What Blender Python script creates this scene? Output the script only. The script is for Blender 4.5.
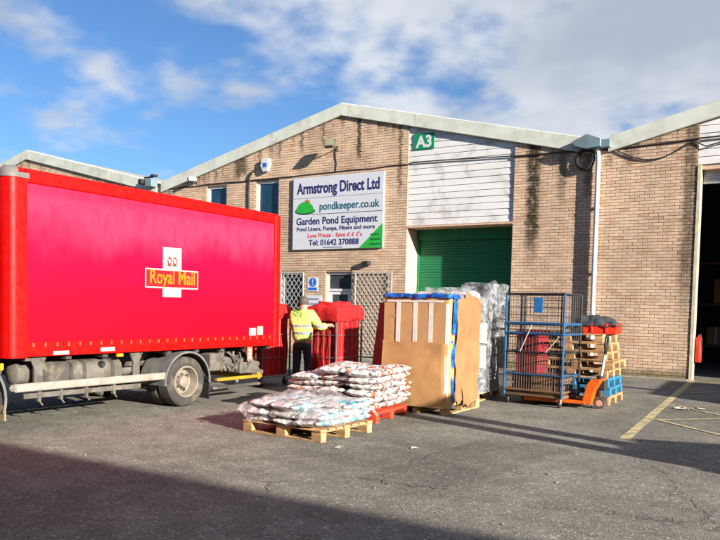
import bpy, bmesh, math, random
import numpy as np
from mathutils import Vector, Matrix, noise as mn

for o in list(bpy.data.objects):
    bpy.data.objects.remove(o)
scene = bpy.context.scene
COL = scene.collection
R = math.radians
random.seed(7)

# ------------------------------------------------------------------ camera
CAM_F, CAM_YAW, CAM_PITCH, CAM_ROLL, CAM_CY = 740.22, 0.55003, -0.05245, 0.02198, 346.42
cy, sy = math.cos(CAM_YAW), math.sin(CAM_YAW)
f0 = Vector((-sy, cy, 0)); r0 = Vector((cy, sy, 0)); u0 = Vector((0, 0, 1))
fw = f0 * math.cos(CAM_PITCH) + u0 * math.sin(CAM_PITCH)
up = u0 * math.cos(CAM_PITCH) - f0 * math.sin(CAM_PITCH)
rt = r0 * math.cos(CAM_ROLL) + up * math.sin(CAM_ROLL)
up2 = up * math.cos(CAM_ROLL) - r0 * math.sin(CAM_ROLL)
cd = bpy.data.cameras.new('camera'); cam = bpy.data.objects.new('camera', cd); COL.objects.link(cam)
m = Matrix.Identity(4)
for i in range(3):
    m[i][0] = rt[i]; m[i][1] = up2[i]; m[i][2] = -fw[i]
m.translation = Vector((0, -18.6673, 1.5194))
cam.matrix_world = m
cd.sensor_fit = 'HORIZONTAL'; cd.sensor_width = 36.0; cd.lens = CAM_F / 720 * 36
cd.shift_y = (CAM_CY - 270) / 720
cd.clip_start = 0.1; cd.clip_end = 4000
scene.camera = cam

# ------------------------------------------------------------------ light, sky, exposure
SUN_EL = R(16.8); SUN_AZ = math.atan2(0.956, -0.292)       # clockwise from +Y
w = bpy.data.worlds.new('World'); scene.world = w; w.use_nodes = True
nt = w.node_tree; nt.nodes.clear()

class NT:
    """tiny node-building helper"""
    def __init__(s, tree): s.t = tree
    def n(s, typ, **kw):
        nd = s.t.nodes.new(typ)
        for k, v in kw.items():
            if k == 'inp':
                for a, b in v.items():
                    s.set(nd, a, b)
            else: setattr(nd, k, v)
        return nd
    def set(s, nd, a, b):
        sock = nd.inputs[a]
        if isinstance(b, bpy.types.NodeSocket): s.t.links.new(b, sock)
        elif isinstance(b, bpy.types.Node): s.t.links.new(b.outputs[0], sock)
        else: sock.default_value = b
    def m(s, op, *a, clamp=False):
        nd = s.t.nodes.new('ShaderNodeMath'); nd.operation = op; nd.use_clamp = clamp
        for i, x in enumerate(a): s.set(nd, i, x)
        return nd.outputs[0]
    def vm(s, op, *a):
        nd = s.t.nodes.new('ShaderNodeVectorMath'); nd.operation = op
        for i, x in enumerate(a): s.set(nd, i, x)
        return nd.outputs[0]
    def mix(s, fac, a, b, mode='MIX'):
        nd = s.t.nodes.new('ShaderNodeMix'); nd.data_type = 'RGBA'; nd.blend_type = mode; nd.clamp_factor = True
        s.set(nd, 0, fac); s.set(nd, 6, a); s.set(nd, 7, b)
        return nd.outputs[2]
    def noise(s, vec, scale, detail=3, rough=.5, dist=0, dim='3D'):
        nd = s.t.nodes.new('ShaderNodeTexNoise'); nd.noise_dimensions = dim
        if vec is not None: s.set(nd, 'Vector', vec)
        nd.inputs['Scale'].default_value = scale; nd.inputs['Detail'].default_value = detail
        nd.inputs['Roughness'].default_value = rough; nd.inputs['Distortion'].default_value = dist
        return nd.outputs[0]
    def ss(s, x, lo, hi, a=0., b=1.):
        nd = s.t.nodes.new('ShaderNodeMapRange'); nd.interpolation_type = 'SMOOTHSTEP'
        s.set(nd, 0, x); s.set(nd, 1, lo); s.set(nd, 2, hi); s.set(nd, 3, a); s.set(nd, 4, b)
        return nd.outputs[0]
    def sep(s, v):
        nd = s.t.nodes.new('ShaderNodeSeparateXYZ'); s.set(nd, 0, v); return nd.outputs
    def comb(s, x, y, z):
        nd = s.t.nodes.new('ShaderNodeCombineXYZ')
        for i, q in enumerate((x, y, z)): s.set(nd, i, q)
        return nd.outputs[0]

N = NT(nt)
sky = N.n('ShaderNodeTexSky', sky_type='NISHITA')
sky.sun_disc = False; sky.sun_elevation = SUN_EL; sky.sun_rotation = SUN_AZ
sky.altitude = 50; sky.air_density = 1.0; sky.dust_density = 0.4; sky.ozone_density = 2.5
tc = N.n('ShaderNodeTexCoord')
d = tc.outputs['Generated']
dx, dy, dz = N.sep(d)
den = N.m('ADD', N.m('MAXIMUM', dz, 0.0), 0.30)
cp = N.comb(N.m('DIVIDE', dx, den), N.m('DIVIDE', dy, den), 0.0)
cp = N.vm('ADD', cp, (8.3, 2.1, 1.4))
big = N.noise(cp, 1.15, 5, .55)
fine = N.noise(cp, 4.6, 6, .60)
# the cloud bank thickens towards the north (straight off the fronts of the units)
side = N.m('MULTIPLY', N.m('ADD', N.m('MULTIPLY', dx, .83), N.m('MULTIPLY', dy, .56)), 0.29)
cov = N.m('ADD', N.m('ADD', N.m('MULTIPLY', big, .72), N.m('MULTIPLY', fine, .34)), side)
cmask = N.ss(cov, 0.475, 0.63)
shade = N.ss(N.noise(N.vm('ADD', cp, (0.12, -.05, .6)), 1.6, 4, .6), .35, .66)
ccol = N.mix(shade, (3.2, 3.6, 4.3, 1), (5.6, 5.8, 6.1, 1))
skyc = N.mix(1.0, sky.outputs[0], (0.58, 0.80, 1.06, 1), 'MULTIPLY')
fin = N.mix(N.m('MULTIPLY', cmask, .93), skyc, ccol)
bg = N.n('ShaderNodeBackground', inp={'Color': fin, 'Strength': 0.050})
N.n('ShaderNodeOutputWorld', inp={'Surface': bg})

sd = bpy.data.lights.new('sun', 'SUN'); sd.energy = 5.0; sd.angle = R(.53); sd.color = (1, .91, .79)
sun = bpy.data.objects.new('sun', sd); COL.objects.link(sun)
to_sun = Vector((math.sin(SUN_AZ) * math.cos(SUN_EL), math.cos(SUN_AZ) * math.cos(SUN_EL), math.sin(SUN_EL)))
sun.rotation_euler = to_sun.to_track_quat('Z', 'Y').to_euler()
sun.location = (20, -20, 20)
scene.render.engine = 'CYCLES'
scene.cycles.max_bounces = 5; scene.cycles.transparent_max_bounces = 8; scene.cycles.diffuse_bounces = 3; scene.cycles.glossy_bounces = 2
vs = scene.view_settings
vs.view_transform = 'Standard'; vs.look = 'None'; vs.gamma = 1.0; vs.exposure = 1.55
vs.use_curve_mapping = False

# ------------------------------------------------------------------ materials
MATS = {}
def base_mat(name):
    mt = bpy.data.materials.new(name); mt.use_nodes = True
    t = mt.node_tree; t.nodes.clear()
    n = NT(t)
    out = n.n('ShaderNodeOutputMaterial'); bs = n.n('ShaderNodeBsdfPrincipled')
    t.links.new(bs.outputs[0], out.inputs[0])
    MATS[name] = mt
    return mt, n, bs, out

def mat(name, col, rough=.6, metal=0., var=.18, vs_=6., dirt=None, dirt_amt=.0, dirt_scale=2.5, bump=.0, bscale=60., spec=.4, rnd=.0, coat=0., stretch=None):
    if name in MATS: return MATS[name]
    mt, n, bs, out = base_mat(name)
    tcn = n.n('ShaderNodeTexCoord').outputs['Object']
    vec = tcn
    if stretch: vec = n.vm('MULTIPLY', tcn, stretch)
    a = n.noise(vec, vs_, 5, .6)
    k = n.ss(a, .25, .75, 1 - var, 1 + var)
    if rnd:
        oi = n.n('ShaderNodeObjectInfo')
        k = n.m('MULTIPLY', k, n.m('ADD', 1 - rnd, n.m('MULTIPLY', oi.outputs['Random'], 2 * rnd)))
    c = n.vm('MULTIPLY', (col[0], col[1], col[2]), n.comb(k, k, k))
    if dirt:
        dm = n.ss(n.noise(tcn, dirt_scale, 7, .68, .3), .48, .68, 0, dirt_amt)
        c = n.mix(dm, c, (*dirt, 1))
    n.set(bs, 'Base Color', c)
    rr = n.ss(n.noise(tcn, vs_ * 2.3, 4, .6), .3, .7, max(0, rough - .1), min(1, rough + .1))
    n.set(bs, 'Roughness', rr)
    bs.inputs['Metallic'].default_value = metal
    bs.inputs['Specular IOR Level'].default_value = spec
    bs.inputs['Coat Weight'].default_value = coat
    if bump:
        b = n.n('ShaderNodeBump', inp={'Strength': bump, 'Distance': .01, 'Height': n.noise(vec, bscale, 5, .6)})
        n.set(bs, 'Normal', b)
    return mt

def world_pos(n):
    return n.n('ShaderNodeNewGeometry').outputs['Position']

XR, HALF, ZR, SLOPE = -12.25, 7.57, 7.57, 0.24      # ridge x, half bay, top of verge at the ridge, roof pitch
def brick_color(n, mortar=False):
    P = world_pos(n); x, y, z = n.sep(P)
    row = n.m('FLOOR', n.m('DIVIDE', z, .075))
    colm = n.m('FLOOR', n.m('ADD', n.m('DIVIDE', n.m('SUBTRACT', x, .0), .225), n.m('MULTIPLY', n.m('MODULO', row, 2.0), .5)))
    wn = n.n('ShaderNodeTexWhiteNoise', noise_dimensions='2D', inp={'Vector': n.comb(row, colm, 0.0)})
    r1 = wn.outputs['Value']
    r2, r3, r4 = n.sep(wn.outputs['Color'])
    if mortar: c = n.mix(n.noise(P, 9, 4), (.255, .185, .132, 1), (.34, .250, .182, 1))
    else:
        c = n.mix(n.ss(r1, .1, .9), (.485, .345, .240, 1), (.575, .425, .308, 1))
        c = n.mix(n.ss(r3, .88, .99, 0, .55), c, (.420, .235, .150, 1))
        c = n.mix(n.ss(r4, .88, .99, 0, .5), c, (.58, .42, .29, 1))
        k = n.ss(n.noise(P, 55, 2, .7), .25, .75, .86, 1.10)
        c = n.mix(1.0, c, n.comb(k, k, k), 'MULTIPLY')
    big = n.ss(n.noise(n.vm('MULTIPLY', P, (1, 1, .7)), .8, 4, .65), .3, .7, .80, 1.10)
    c = n.mix(1.0, c, n.comb(big, big, big), 'MULTIPLY')
    # weather streaks below the verge
    ax = n.m('ABSOLUTE', n.m('SUBTRACT', n.m('MODULO', n.m('ADD', x, 200 * 2 * HALF - XR + HALF), 2 * HALF), HALF))
    ztop = n.m('SUBTRACT', ZR - .36, n.m('MULTIPLY', ax, SLOPE))
    dep = n.m('SUBTRACT', ztop, z)
    jit = n.m('MULTIPLY', n.m('SUBTRACT', n.noise(n.vm('MULTIPLY', P, (2., 2., 3.)), 2.2, 3, .7), .5), .30)
    st = None
    for (x0, hw, zl, amt) in ((-6.33, .22, 3.6, .97), (-11.63, .085, 1.5, .95), (-10.24, .07, 2.4, .7), (-5.60, .12, 1.6, .55),
                              (-2.60, .20, 5.2, .72), (-16.15, .34, .75, .85), (-12.9, .07, .9, .6), (-13.7, .08, .7, .7), (-14.55, .09, .6, .6), (-15.35, .08, .6, .6),
                              (-3.95, .10, .7, .5), (-17.2, .12, .5, .6), (-4.95, .12, 1.3, .6)):
        dxx = n.m('ABSOLUTE', n.m('ADD', n.m('SUBTRACT', x, x0), jit))
        a = n.ss(dxx, hw * .35, hw * 1.15, amt, 0)
        b = n.ss(n.m('ADD', dep, n.m('MULTIPLY', jit, 2.5)), zl * .55, zl, 1, 0)
        q = n.m('MULTIPLY', a, b)
        st = q if st is None else n.m('MAXIMUM', st, q)
    streaks = n.noise(n.vm('MULTIPLY', P, (2.6, 1, .16)), 1.6, 5, .65)
    g = n.m('MULTIPLY', n.ss(streaks, .50, .66, 0, .7), n.ss(dep, .0, .62, 1, 0))
    st = n.m('MAXIMUM', st, g)
    brk = n.ss(n.noise(P, 7., 4, .7), .30, .52, .45, 1)
    st = n.m('MULTIPLY', st, brk)
    c = n.mix(st, c, (.038, .034, .022, 1))
    # green damp at the foot of the wall
    gz = n.m('ADD', z, n.m('MULTIPLY', n.m('SUBTRACT', n.noise(P, 2.5, 5, .7), .5), .35))
    c = n.mix(n.ss(gz, .04, .34, .80, 0), c, (.085, .085, .040, 1))
    return c

def brick_mat(name, mortar=False):
    mt, n, bs, out = base_mat(name)
    n.set(bs, 'Base Color', brick_color(n, mortar))
    bs.inputs['Roughness'].default_value = .9; bs.inputs['Specular IOR Level'].default_value = .15
    b = n.n('ShaderNodeBump', inp={'Strength': .35, 'Distance': .006, 'Height': n.noise(world_pos(n), 90, 2, .65)})
    n.set(bs, 'Normal', b)
    return mt
BRICK = brick_mat('buff_brick'); MORTAR = brick_mat('mortar', True)

def asphalt_mat(name, tint=1.0):
    mt, n, bs, out = base_mat(name)
    P = world_pos(n); x, y, z = n.sep(P)
    agg = n.noise(P, 95, 3, .75)
    vor = n.n('ShaderNodeTexVoronoi', feature='F1', inp={'Vector': P, 'Scale': 55.})
    vcol = n.sep(vor.outputs['Color'])[0]
    c = n.mix(n.ss(agg, .30, .70), (.096 * tint, .095 * tint, .086 * tint, 1), (.252 * tint, .246 * tint, .216 * tint, 1))
    c = n.mix(n.ss(vcol, .86, .98, 0, .70), c, (.40 * tint, .38 * tint, .33 * tint, 1))
    c = n.mix(n.ss(vcol, .16, .02, 0, .60), c, (.060, .055, .050, 1))
    lg = n.ss(n.noise(P, .35, 4, .62), .30, .70, .74, 1.20)
    md = n.ss(n.noise(P, 2.7, 5, .68), .28, .72, .80, 1.18)
    c = n.mix(1.0, c, n.comb(lg, lg, n.m('MULTIPLY', lg, .98)), 'MULTIPLY')
    c = n.mix(1.0, c, n.comb(md, md, md), 'MULTIPLY')
    # oil drips and tyre scuffs
    oil = n.ss(n.noise(n.vm('ADD', P, (7, 3, 0)), 1.1, 5, .7), .60, .76, 0, .55)
    c = n.mix(oil, c, (.075, .067, .060, 1))
    # hairline cracks
    nz = n.n('ShaderNodeTexNoise', inp={'Vector': P, 'Scale': 2.2, 'Detail': 6., 'Roughness': .65})
    wv = n.vm('ADD', P, n.vm('MULTIPLY', nz.outputs['Color'], (.7, .7, 0)))
    vc = n.n('ShaderNodeTexVoronoi', feature='DISTANCE_TO_EDGE', inp={'Vector': n.vm('MULTIPLY', wv, (1, 1, 0)), 'Scale': .30})
    crk = n.m('MULTIPLY', n.ss(vc.outputs['Distance'], .0015, .0060, 1, 0), n.ss(n.noise(P, .5, 2), .46, .62))
    c = n.mix(n.m('MULTIPLY', crk, .25), c, (.045, .040, .036, 1))
    # silt washed up against the foot of the fronts
    silt = n.m('MULTIPLY', n.ss(n.m('ADD', y, n.m('MULTIPLY', n.m('SUBTRACT', n.noise(P, 1.5, 6, .7), .5), 1.3)), -.75, -.15), .85)
    c = n.mix(silt, c, n.mix(n.noise(P, 6, 5, .7), (.10, .096, .050, 1), (.24, .20, .125, 1)))
    n.set(bs, 'Base Color', c)
    bs.inputs['Roughness'].default_value = .92; bs.inputs['Specular IOR Level'].default_value = .18
    h = n.m('ADD', n.m('MULTIPLY', n.noise(P, 70, 2, .7), .8), n.m('MULTIPLY', n.noise(P, 3, 2), .5))
    h = n.m('SUBTRACT', h, n.m('MULTIPLY', crk, 1.5))
    b = n.n('ShaderNodeBump', inp={'Strength': .75, 'Distance': .012, 'Height': h}); n.set(bs, 'Normal', b)
    return mt
ASPHALT = asphalt_mat('asphalt'); ASPHALT_DARK = asphalt_mat('asphalt_repair', .80)

def line_mat():
    mt, n, bs, out = base_mat('worn_yellow_line')
    P = world_pos(n)
    wear = n.ss(n.noise(P, 5.5, 7, .72), .40, .60, 0, .85)
    wear = n.m('MAXIMUM', wear, n.ss(n.noise(P, 70, 4, .7), .53, .66, 0, .8))
    c = n.mix(wear, n.mix(n.noise(P, 2, 4), (.50, .40, .17, 1), (.58, .49, .26, 1)), (.20, .18, .14, 1))
    n.set(bs, 'Base Color', c); bs.inputs['Roughness'].default_value = .85
    b = n.n('ShaderNodeBump', inp={'Strength': .5, 'Distance': .008, 'Height': n.noise(P, 70, 4, .7)}); n.set(bs, 'Normal', b)
    return mt
LINE = line_mat()

def truck_panel_mat():
    mt, n, bs, out = base_mat('faded_red_panel')
    tcn = n.n('ShaderNodeTexCoord').outputs['Object']; x, y, z = n.sep(tcn)
    # chalky sun fade hanging down in strips from the top rail
    st = n.noise(n.vm('MULTIPLY', tcn, (1, 4.2, .9)), 1.6, 7, .75)
    blot = n.noise(n.vm('MULTIPLY', tcn, (1, 1.5, .8)), 3.4, 7, .72)
    low = n.noise(tcn, .9, 3, .5)
    zz = n.m('ADD', n.m('ADD', z, n.m('MULTIPLY', n.m('SUBTRACT', st, .5), .32)), n.m('MULTIPLY', n.m('SUBTRACT', low, .5), .9))
    f1 = n.m('MULTIPLY', n.m('MULTIPLY', n.ss(zz, 2.02, 2.58), n.ss(blot, .28, .62, .45, 1.)), n.ss(n.m('ADD', z, n.m('MULTIPLY', n.m('SUBTRACT', blot, .5), .2)), 2.70, 2.84, 1., .55))
    c = n.mix(n.ss(z, 1.1, 2.6), (.40, .0008, .011, 1), (.42, .0010, .034, 1))
    c = n.mix(n.m('MULTIPLY', f1, .95), c, (.45, .026, .070, 1))
    gr = n.ss(n.noise(tcn, 6, 6, .7), .58, .72, 0, .25)
    c = n.mix(gr, c, (.33, .002, .016, 1))
    n.set(bs, 'Base Color', c)
    n.set(bs, 'Roughness', n.ss(f1, 0, 1, .45, .8)); bs.inputs['Specular IOR Level'].default_value = .12
    return mt
PANEL = truck_panel_mat()

def bag_mat(name, c1, c2, cdark, seed, gloss=.35):
    mt, n, bs, out = base_mat(name)
    uv = n.n('ShaderNodeUVMap').outputs[0]
    u, v, _ = n.sep(uv)
    oi = n.n('ShaderNodeObjectInfo').outputs['Random']
    P = n.comb(n.m('ADD', u, n.m('MULTIPLY', oi, 31.)), n.m('ADD', v, n.m('MULTIPLY', oi, 17.)), seed)
    wh = n.mix(n.noise(P, 3, 5), (.46, .45, .44, 1), (.58, .57, .565, 1))
    # two printed blocks and a dark line of print on each face
    blk = n.m('MULTIPLY', n.ss(n.m('ABSOLUTE', n.m('SUBTRACT', u, .34)), .13, .20, 1, 0), n.ss(n.m('ABSOLUTE', n.m('SUBTRACT', v, .5)), .49, .52, 1, 0))
    tex = n.ss(n.noise(P, 7, 5, .65), .46, .54)
    c = n.mix(n.m('MULTIPLY', blk, tex), wh, (*c1, 1))
    blk2 = n.m('MULTIPLY', n.ss(n.m('ABSOLUTE', n.m('SUBTRACT', u, .74)), .08, .13, 1, 0), n.ss(n.m('ABSOLUTE', n.m('SUBTRACT', v, .5)), .49, .52, 1, 0))
    tex2 = n.ss(n.noise(n.vm('MULTIPLY', P, (1, 2.5, 1)), 9, 4, .6), .47, .56)
    c = n.mix(n.m('MULTIPLY', blk2, tex2), c, (*c2, 1))
    ed = n.m('ADD', n.m('ABSOLUTE', n.m('SUBTRACT', v, .5)), n.m('MULTIPLY', n.m('SUBTRACT', n.noise(P, 5, 3), .5), .06))
    ln = n.m('MULTIPLY', n.ss(n.m('ABSOLUTE', n.m('SUBTRACT', ed, .40)), .030, .055, 1, 0), n.ss(n.noise(n.vm('MULTIPLY', P, (1, .3, 1)), 5, 3), .44, .50))
    c = n.mix(n.m('MULTIPLY', ln, .85), c, (*cdark, 1))
    dust = n.ss(n.noise(P, 4, 6, .7),   .52, .74, 0, .22)
    c = n.mix(dust, c, (.22, .17, .12, 1))
    n.set(bs, 'Base Color', c); bs.inputs['Roughness'].default_value = gloss
    b = n.n('ShaderNodeBump', inp={'Strength': .7, 'Distance': .02, 'Height': n.noise(P, 7, 6, .68, .8)}); n.set(bs, 'Normal', b)
    return mt
BAG_B = bag_mat('brown_print_sack', (.30, .075, .012), (.16, .028, .012), (.035, .035, .055), 1.0)
BAG_A = bag_mat('turquoise_print_sack', (.02, .30, .42), (.02, .26, .34), (.04, .05, .08), 5.0)

def film_mat(name, op=.28, tint=(.8, .8, .82), scale=9., rough=.18):
    mt, n, bs, out = base_mat(name)
    tcn = n.n('ShaderNodeTexCoord').outputs['Object']
    bs.inputs['Base Color'].default_value = (*tint, 1); bs.inputs['Roughness'].default_value = rough
    bs.inputs['Specular IOR Level'].default_value = .7
    cr = n.noise(tcn, scale, 7, .7, 1.2)
    b = n.n('ShaderNodeBump', inp={'Strength': .9, 'Distance': .03, 'Height': cr}); n.set(bs, 'Normal', b)
    n.set(bs, 'Alpha', n.ss(n.noise(tcn, scale * 1.3, 6, .7, 1.5), .38, .66, op * .45, min(1, op * 2.0)))
    return mt

RED = mat('red_paint', (.40, .002, .003), .45, var=.06, spec=.2)
RED_RAIL = mat('red_rail', (.42, .0018, .0015), .45, var=.05, dirt=(.40, .02, .015), dirt_amt=.12, dirt_scale=14, spec=.18)
GREYCAP = mat('grey_casting', (.115, .11, .105), .6, var=.2)
CHASSIS = mat('dirty_chassis', (.045, .042, .040), .8, var=.3, dirt=(.17, .14, .10), dirt_amt=.8, dirt_scale=3)
DUSTGREY = mat('road_dusted_grey', (.105, .097, .084), .75, var=.35, dirt=(.045, .039, .030), dirt_amt=.8, dirt_scale=4)
ALUGUARD = mat('dull_aluminium', (.27, .25, .22), .5, metal=.15, var=.15, dirt=(.17, .13, .09), dirt_amt=.7, dirt_scale=5)
RUBBER = mat('tyre_rubber', (.035, .033, .031), .85, var=.25, dirt=(.13, .11, .085), dirt_amt=.7, dirt_scale=5, bump=.3)
RIM = mat('dusty_rim', (.19, .165, .13), .65, var=.2, dirt=(.17, .13, .09), dirt_amt=.8, dirt_scale=7)
MUDG = mat('grey_mudguard', (.10, .105, .105), .6, var=.2, dirt=(.22, .19, .15), dirt_amt=.7, dirt_scale=5)
BLACK = mat('black_plastic', (.018, .018, .019), .55, var=.25)
YELLOW = mat('yellow_paint', (.34, .19, .010), .5, var=.15, dirt=(.14, .10, .05), dirt_amt=.6)
ORANGE_L = mat('amber_lens', (.75, .26, .02), .25)
WHITEST = mat('white_sticker', (.42, .41, .39), .5, var=.06)
YEL_LET = mat('yellow_lettering', (.30, .15, .004), .45, var=.05)
RED_LOGO = mat('logo_red', (.60, .005, .012), .4, var=.04)
CYPHER = mat('cypher_orange', (.20, .030, .018), .5)
WHITE_B = mat('white_board', (.60, .60, .60), .55, var=.06, vs_=1.2, dirt=(.22, .20, .16), dirt_amt=.5, dirt_scale=1.5, stretch=(.4, 1, 3))
SIGNW = mat('sign_white', (.50, .52, .57), .45, var=.03)
NAVY = mat('navy_letter', (.018, .022, .10), .5, var=.05)
TEAL_L = mat('teal_letter', (.015, .085, .12), .5, var=.05)
REDLET = mat('red_letter', (.50, .02, .03), .5, var=.05)
GREEN_L = mat('green_print', (.02, .33, .04), .5, var=.08)
DGREEN_L = mat('dark_green_print', (.008, .07, .03), .5, var=.08)
A3GREEN = mat('door_number_green', (.004, .19, .075), .5, var=.05)
GREENDOOR = mat('green_shutter', (.006, .155, .065), .5, var=.10, dirt=(.05, .10, .06), dirt_amt=.3, stretch=(1, 1, 3))
FASCIA = mat('grey_green_verge', (.50, .525, .47), .55, var=.10, vs_=2.0, dirt=(.31, .32, .25), dirt_amt=.6, dirt_scale=1.6)
ROOFM = mat('grey_roof_sheet', (.22, .23, .21), .7, var=.15)
STEELBLUE = mat('blue_grey_gutter', (.13, .20, .24), .5, var=.15, dirt=(.09, .09, .08), dirt_amt=.4)
PIPEW = mat('white_pipe', (.52, .55, .56), .45, var=.08, dirt=(.25, .26, .24), dirt_amt=.4)
UPVC = mat('white_window_frame', (.60, .60, .61), .45, var=.06)
CREAM = mat('painted_reveal', (.52, .36, .27), .8, var=.12, dirt=(.28, .19, .13), dirt_amt=.5)
JAMB = mat('cream_jamb', (.48, .43, .30), .6, var=.15, dirt=(.20, .17, .10), dirt_amt=.5)
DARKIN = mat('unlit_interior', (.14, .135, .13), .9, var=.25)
CABLE = mat('black_cable', (.02, .02, .021), .6)
WOOD = mat('pallet_wood', (.44, .265, .125), .8, var=.30, vs_=3., rnd=.30, dirt=(.20, .125, .068), dirt_amt=.75, dirt_scale=5, bump=.35, bscale=24, stretch=(1.2, 9, 9))
WOODR = mat('red_pallet_wood', (.52, .045, .015), .75, var=.22, vs_=3., rnd=.15, dirt=(.26, .05, .03), dirt_amt=.6, dirt_scale=6, bump=.3, bscale=24, stretch=(1.2, 9, 9))
WOODB = mat('blue_pallet_wood', (.012, .165, .33), .75, var=.22, vs_=3., rnd=.15, dirt=(.10, .17, .22), dirt_amt=.6, dirt_scale=6, bump=.3, bscale=24, stretch=(1.2, 9, 9))
CARD = mat('cardboard', (.40, .222, .090), .85, var=.10, vs_=2., dirt=(.31, .165, .066), dirt_amt=.45, dirt_scale=2, bump=.15, bscale=30)
CARD2 = mat('pale_cardboard', (.42, .245, .110), .8, var=.12, vs_=2.5, dirt=(.32, .18, .078), dirt_amt=.5, bump=.15, bscale=30)
SUNSIDE_CARD = mat('sunside_card', (.225, .125, .052), .8, var=.16, vs_=3., dirt=(.20, .105, .04), dirt_amt=.5, bump=.3, bscale=14)  # cardboard darkened in colour to offset the direct sun on this side
TAPE = mat('white_tape', (.58, .56, .53), .5, var=.10, vs_=12)
BLUEFILM = mat('blue_liner', (.008, .080, .31), .28, var=.65, vs_=11., bump=1.0, bscale=12)  # strong tone contrast in the blue suggests light and dark crumples
MAROON = mat('maroon_board', (.20, .020, .012), .7, var=.15)
DKGREY = mat('dark_grey_goods', (.05, .055, .06), .6, var=.4, vs_=4.)
LTGREY = mat('pale_goods', (.30, .31, .33), .5, var=.3, vs_=4., bump=.4, bscale=10)
BLUE_M = mat('blue_cage_paint', (.010, .075, .185), .5, var=.25, rnd=.1, dirt=(.06, .045, .035), dirt_amt=.75, dirt_scale=12)
BLACK_M = mat('black_cage_wire', (.025, .028, .035), .5, metal=.2, var=.3, dirt=(.12, .07, .04), dirt_amt=.4, dirt_scale=9)
RUST = mat('rusty_base', (.16, .085, .045), .85, var=.3, dirt=(.07, .05, .035), dirt_amt=.6, dirt_scale=6)
ORANGE = mat('orange_enamel', (.60, .095, .005), .45, var=.14, dirt=(.13, .05, .025), dirt_amt=.6, dirt_scale=11)
GALV = mat('zinc_tube', (.42, .43, .44), .35, metal=.6, var=.12)
REDFAB = mat('red_fabric', (.42, .005, .006), .85, var=.22, vs_=5., bump=1.0, bscale=11)
MAROONFAB = mat('dark_red_fabric', (.17, .006, .010), .85, var=.2, vs_=4., bump=.3, bscale=20)
PURPLE = mat('purple_pouch', (.09, .06, .22), .6, var=.3)
TARP = mat('dark_tarpaulin', (.035, .04, .045), .5, var=.3, bump=.3, bscale=12)
REDCRATE = mat('red_crate', (.58, .030, .012), .45, var=.12)
CONC = mat('concrete', (.24, .225, .19), .9, var=.2, dirt=(.10, .10, .06), dirt_amt=.6, bump=.3, bscale=40)
SKIN = mat('skin', (.42, .22, .15), .6, var=.06)
HAIR = mat('grey_hair', (.07, .06, .05), .8, var=.4, vs_=40, bump=.5, bscale=90)
TROUSER = mat('dark_trousers', (.03, .03, .036), .85, var=.2, bump=.4, bscale=18)
BOOT = mat('black_boots', (.02, .018, .016), .6, var=.2)
BLUE_S = mat('mandatory_blue', (.01, .10, .50), .5, var=.04)
LAMPG = mat('lamp_grey', (.06, .06, .042), .5, var=.3, dirt=(.12, .11, .06), dirt_amt=.5)
GLASSD = mat('dark_glass', (.010, .040, .070), .07, var=.3, vs_=2., spec=.6)
GLASSL = mat('door_glass', (.05, .055, .06), .12, var=.3, vs_=2., spec=.6)
VANW = mat('van_white', (.6, .6, .6), .35, var=.05)
PAPER = mat('paper', (.45, .43, .38), .8, var=.08)

def hivis_mat():
    mt, n, bs, out = base_mat('hi_vis_jacket')
    tcn = n.n('ShaderNodeTexCoord').outputs['Object']; x, y, z = n.sep(tcn)
    c = n.mix(n.noise(tcn, 8, 4), (.50, .56, .09, 1), (.60, .63, .20, 1))
    st = n.m('MAXIMUM', n.ss(n.m('ABSOLUTE', n.m('SUBTRACT', z, 1.20)), .024, .028, 1, 0), n.ss(n.m('ABSOLUTE', n.m('SUBTRACT', z, 1.06)), .024, .028, 1, 0))
    c = n.mix(st, c, (.22, .23, .24, 1))
    yo = n.m('MULTIPLY', n.ss(z, 1.36, 1.37), n.ss(n.m('ABSOLUTE', n.m('ADD', x, .09)), .10, .11, 1, 0))
    c = n.mix(n.m('MULTIPLY', yo, .55), c, (.10, .30, .03, 1))
    n.set(bs, 'Base Color', c); bs.inputs['Roughness'].default_value = .7
    b = n.n('ShaderNodeBump', inp={'Strength': 1.0, 'Distance': .05, 'Height': n.noise(tcn, 8, 5, .62, 1.2)}); n.set(bs, 'Normal', b)
    return mt
HIVIS = hivis_mat()

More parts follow.
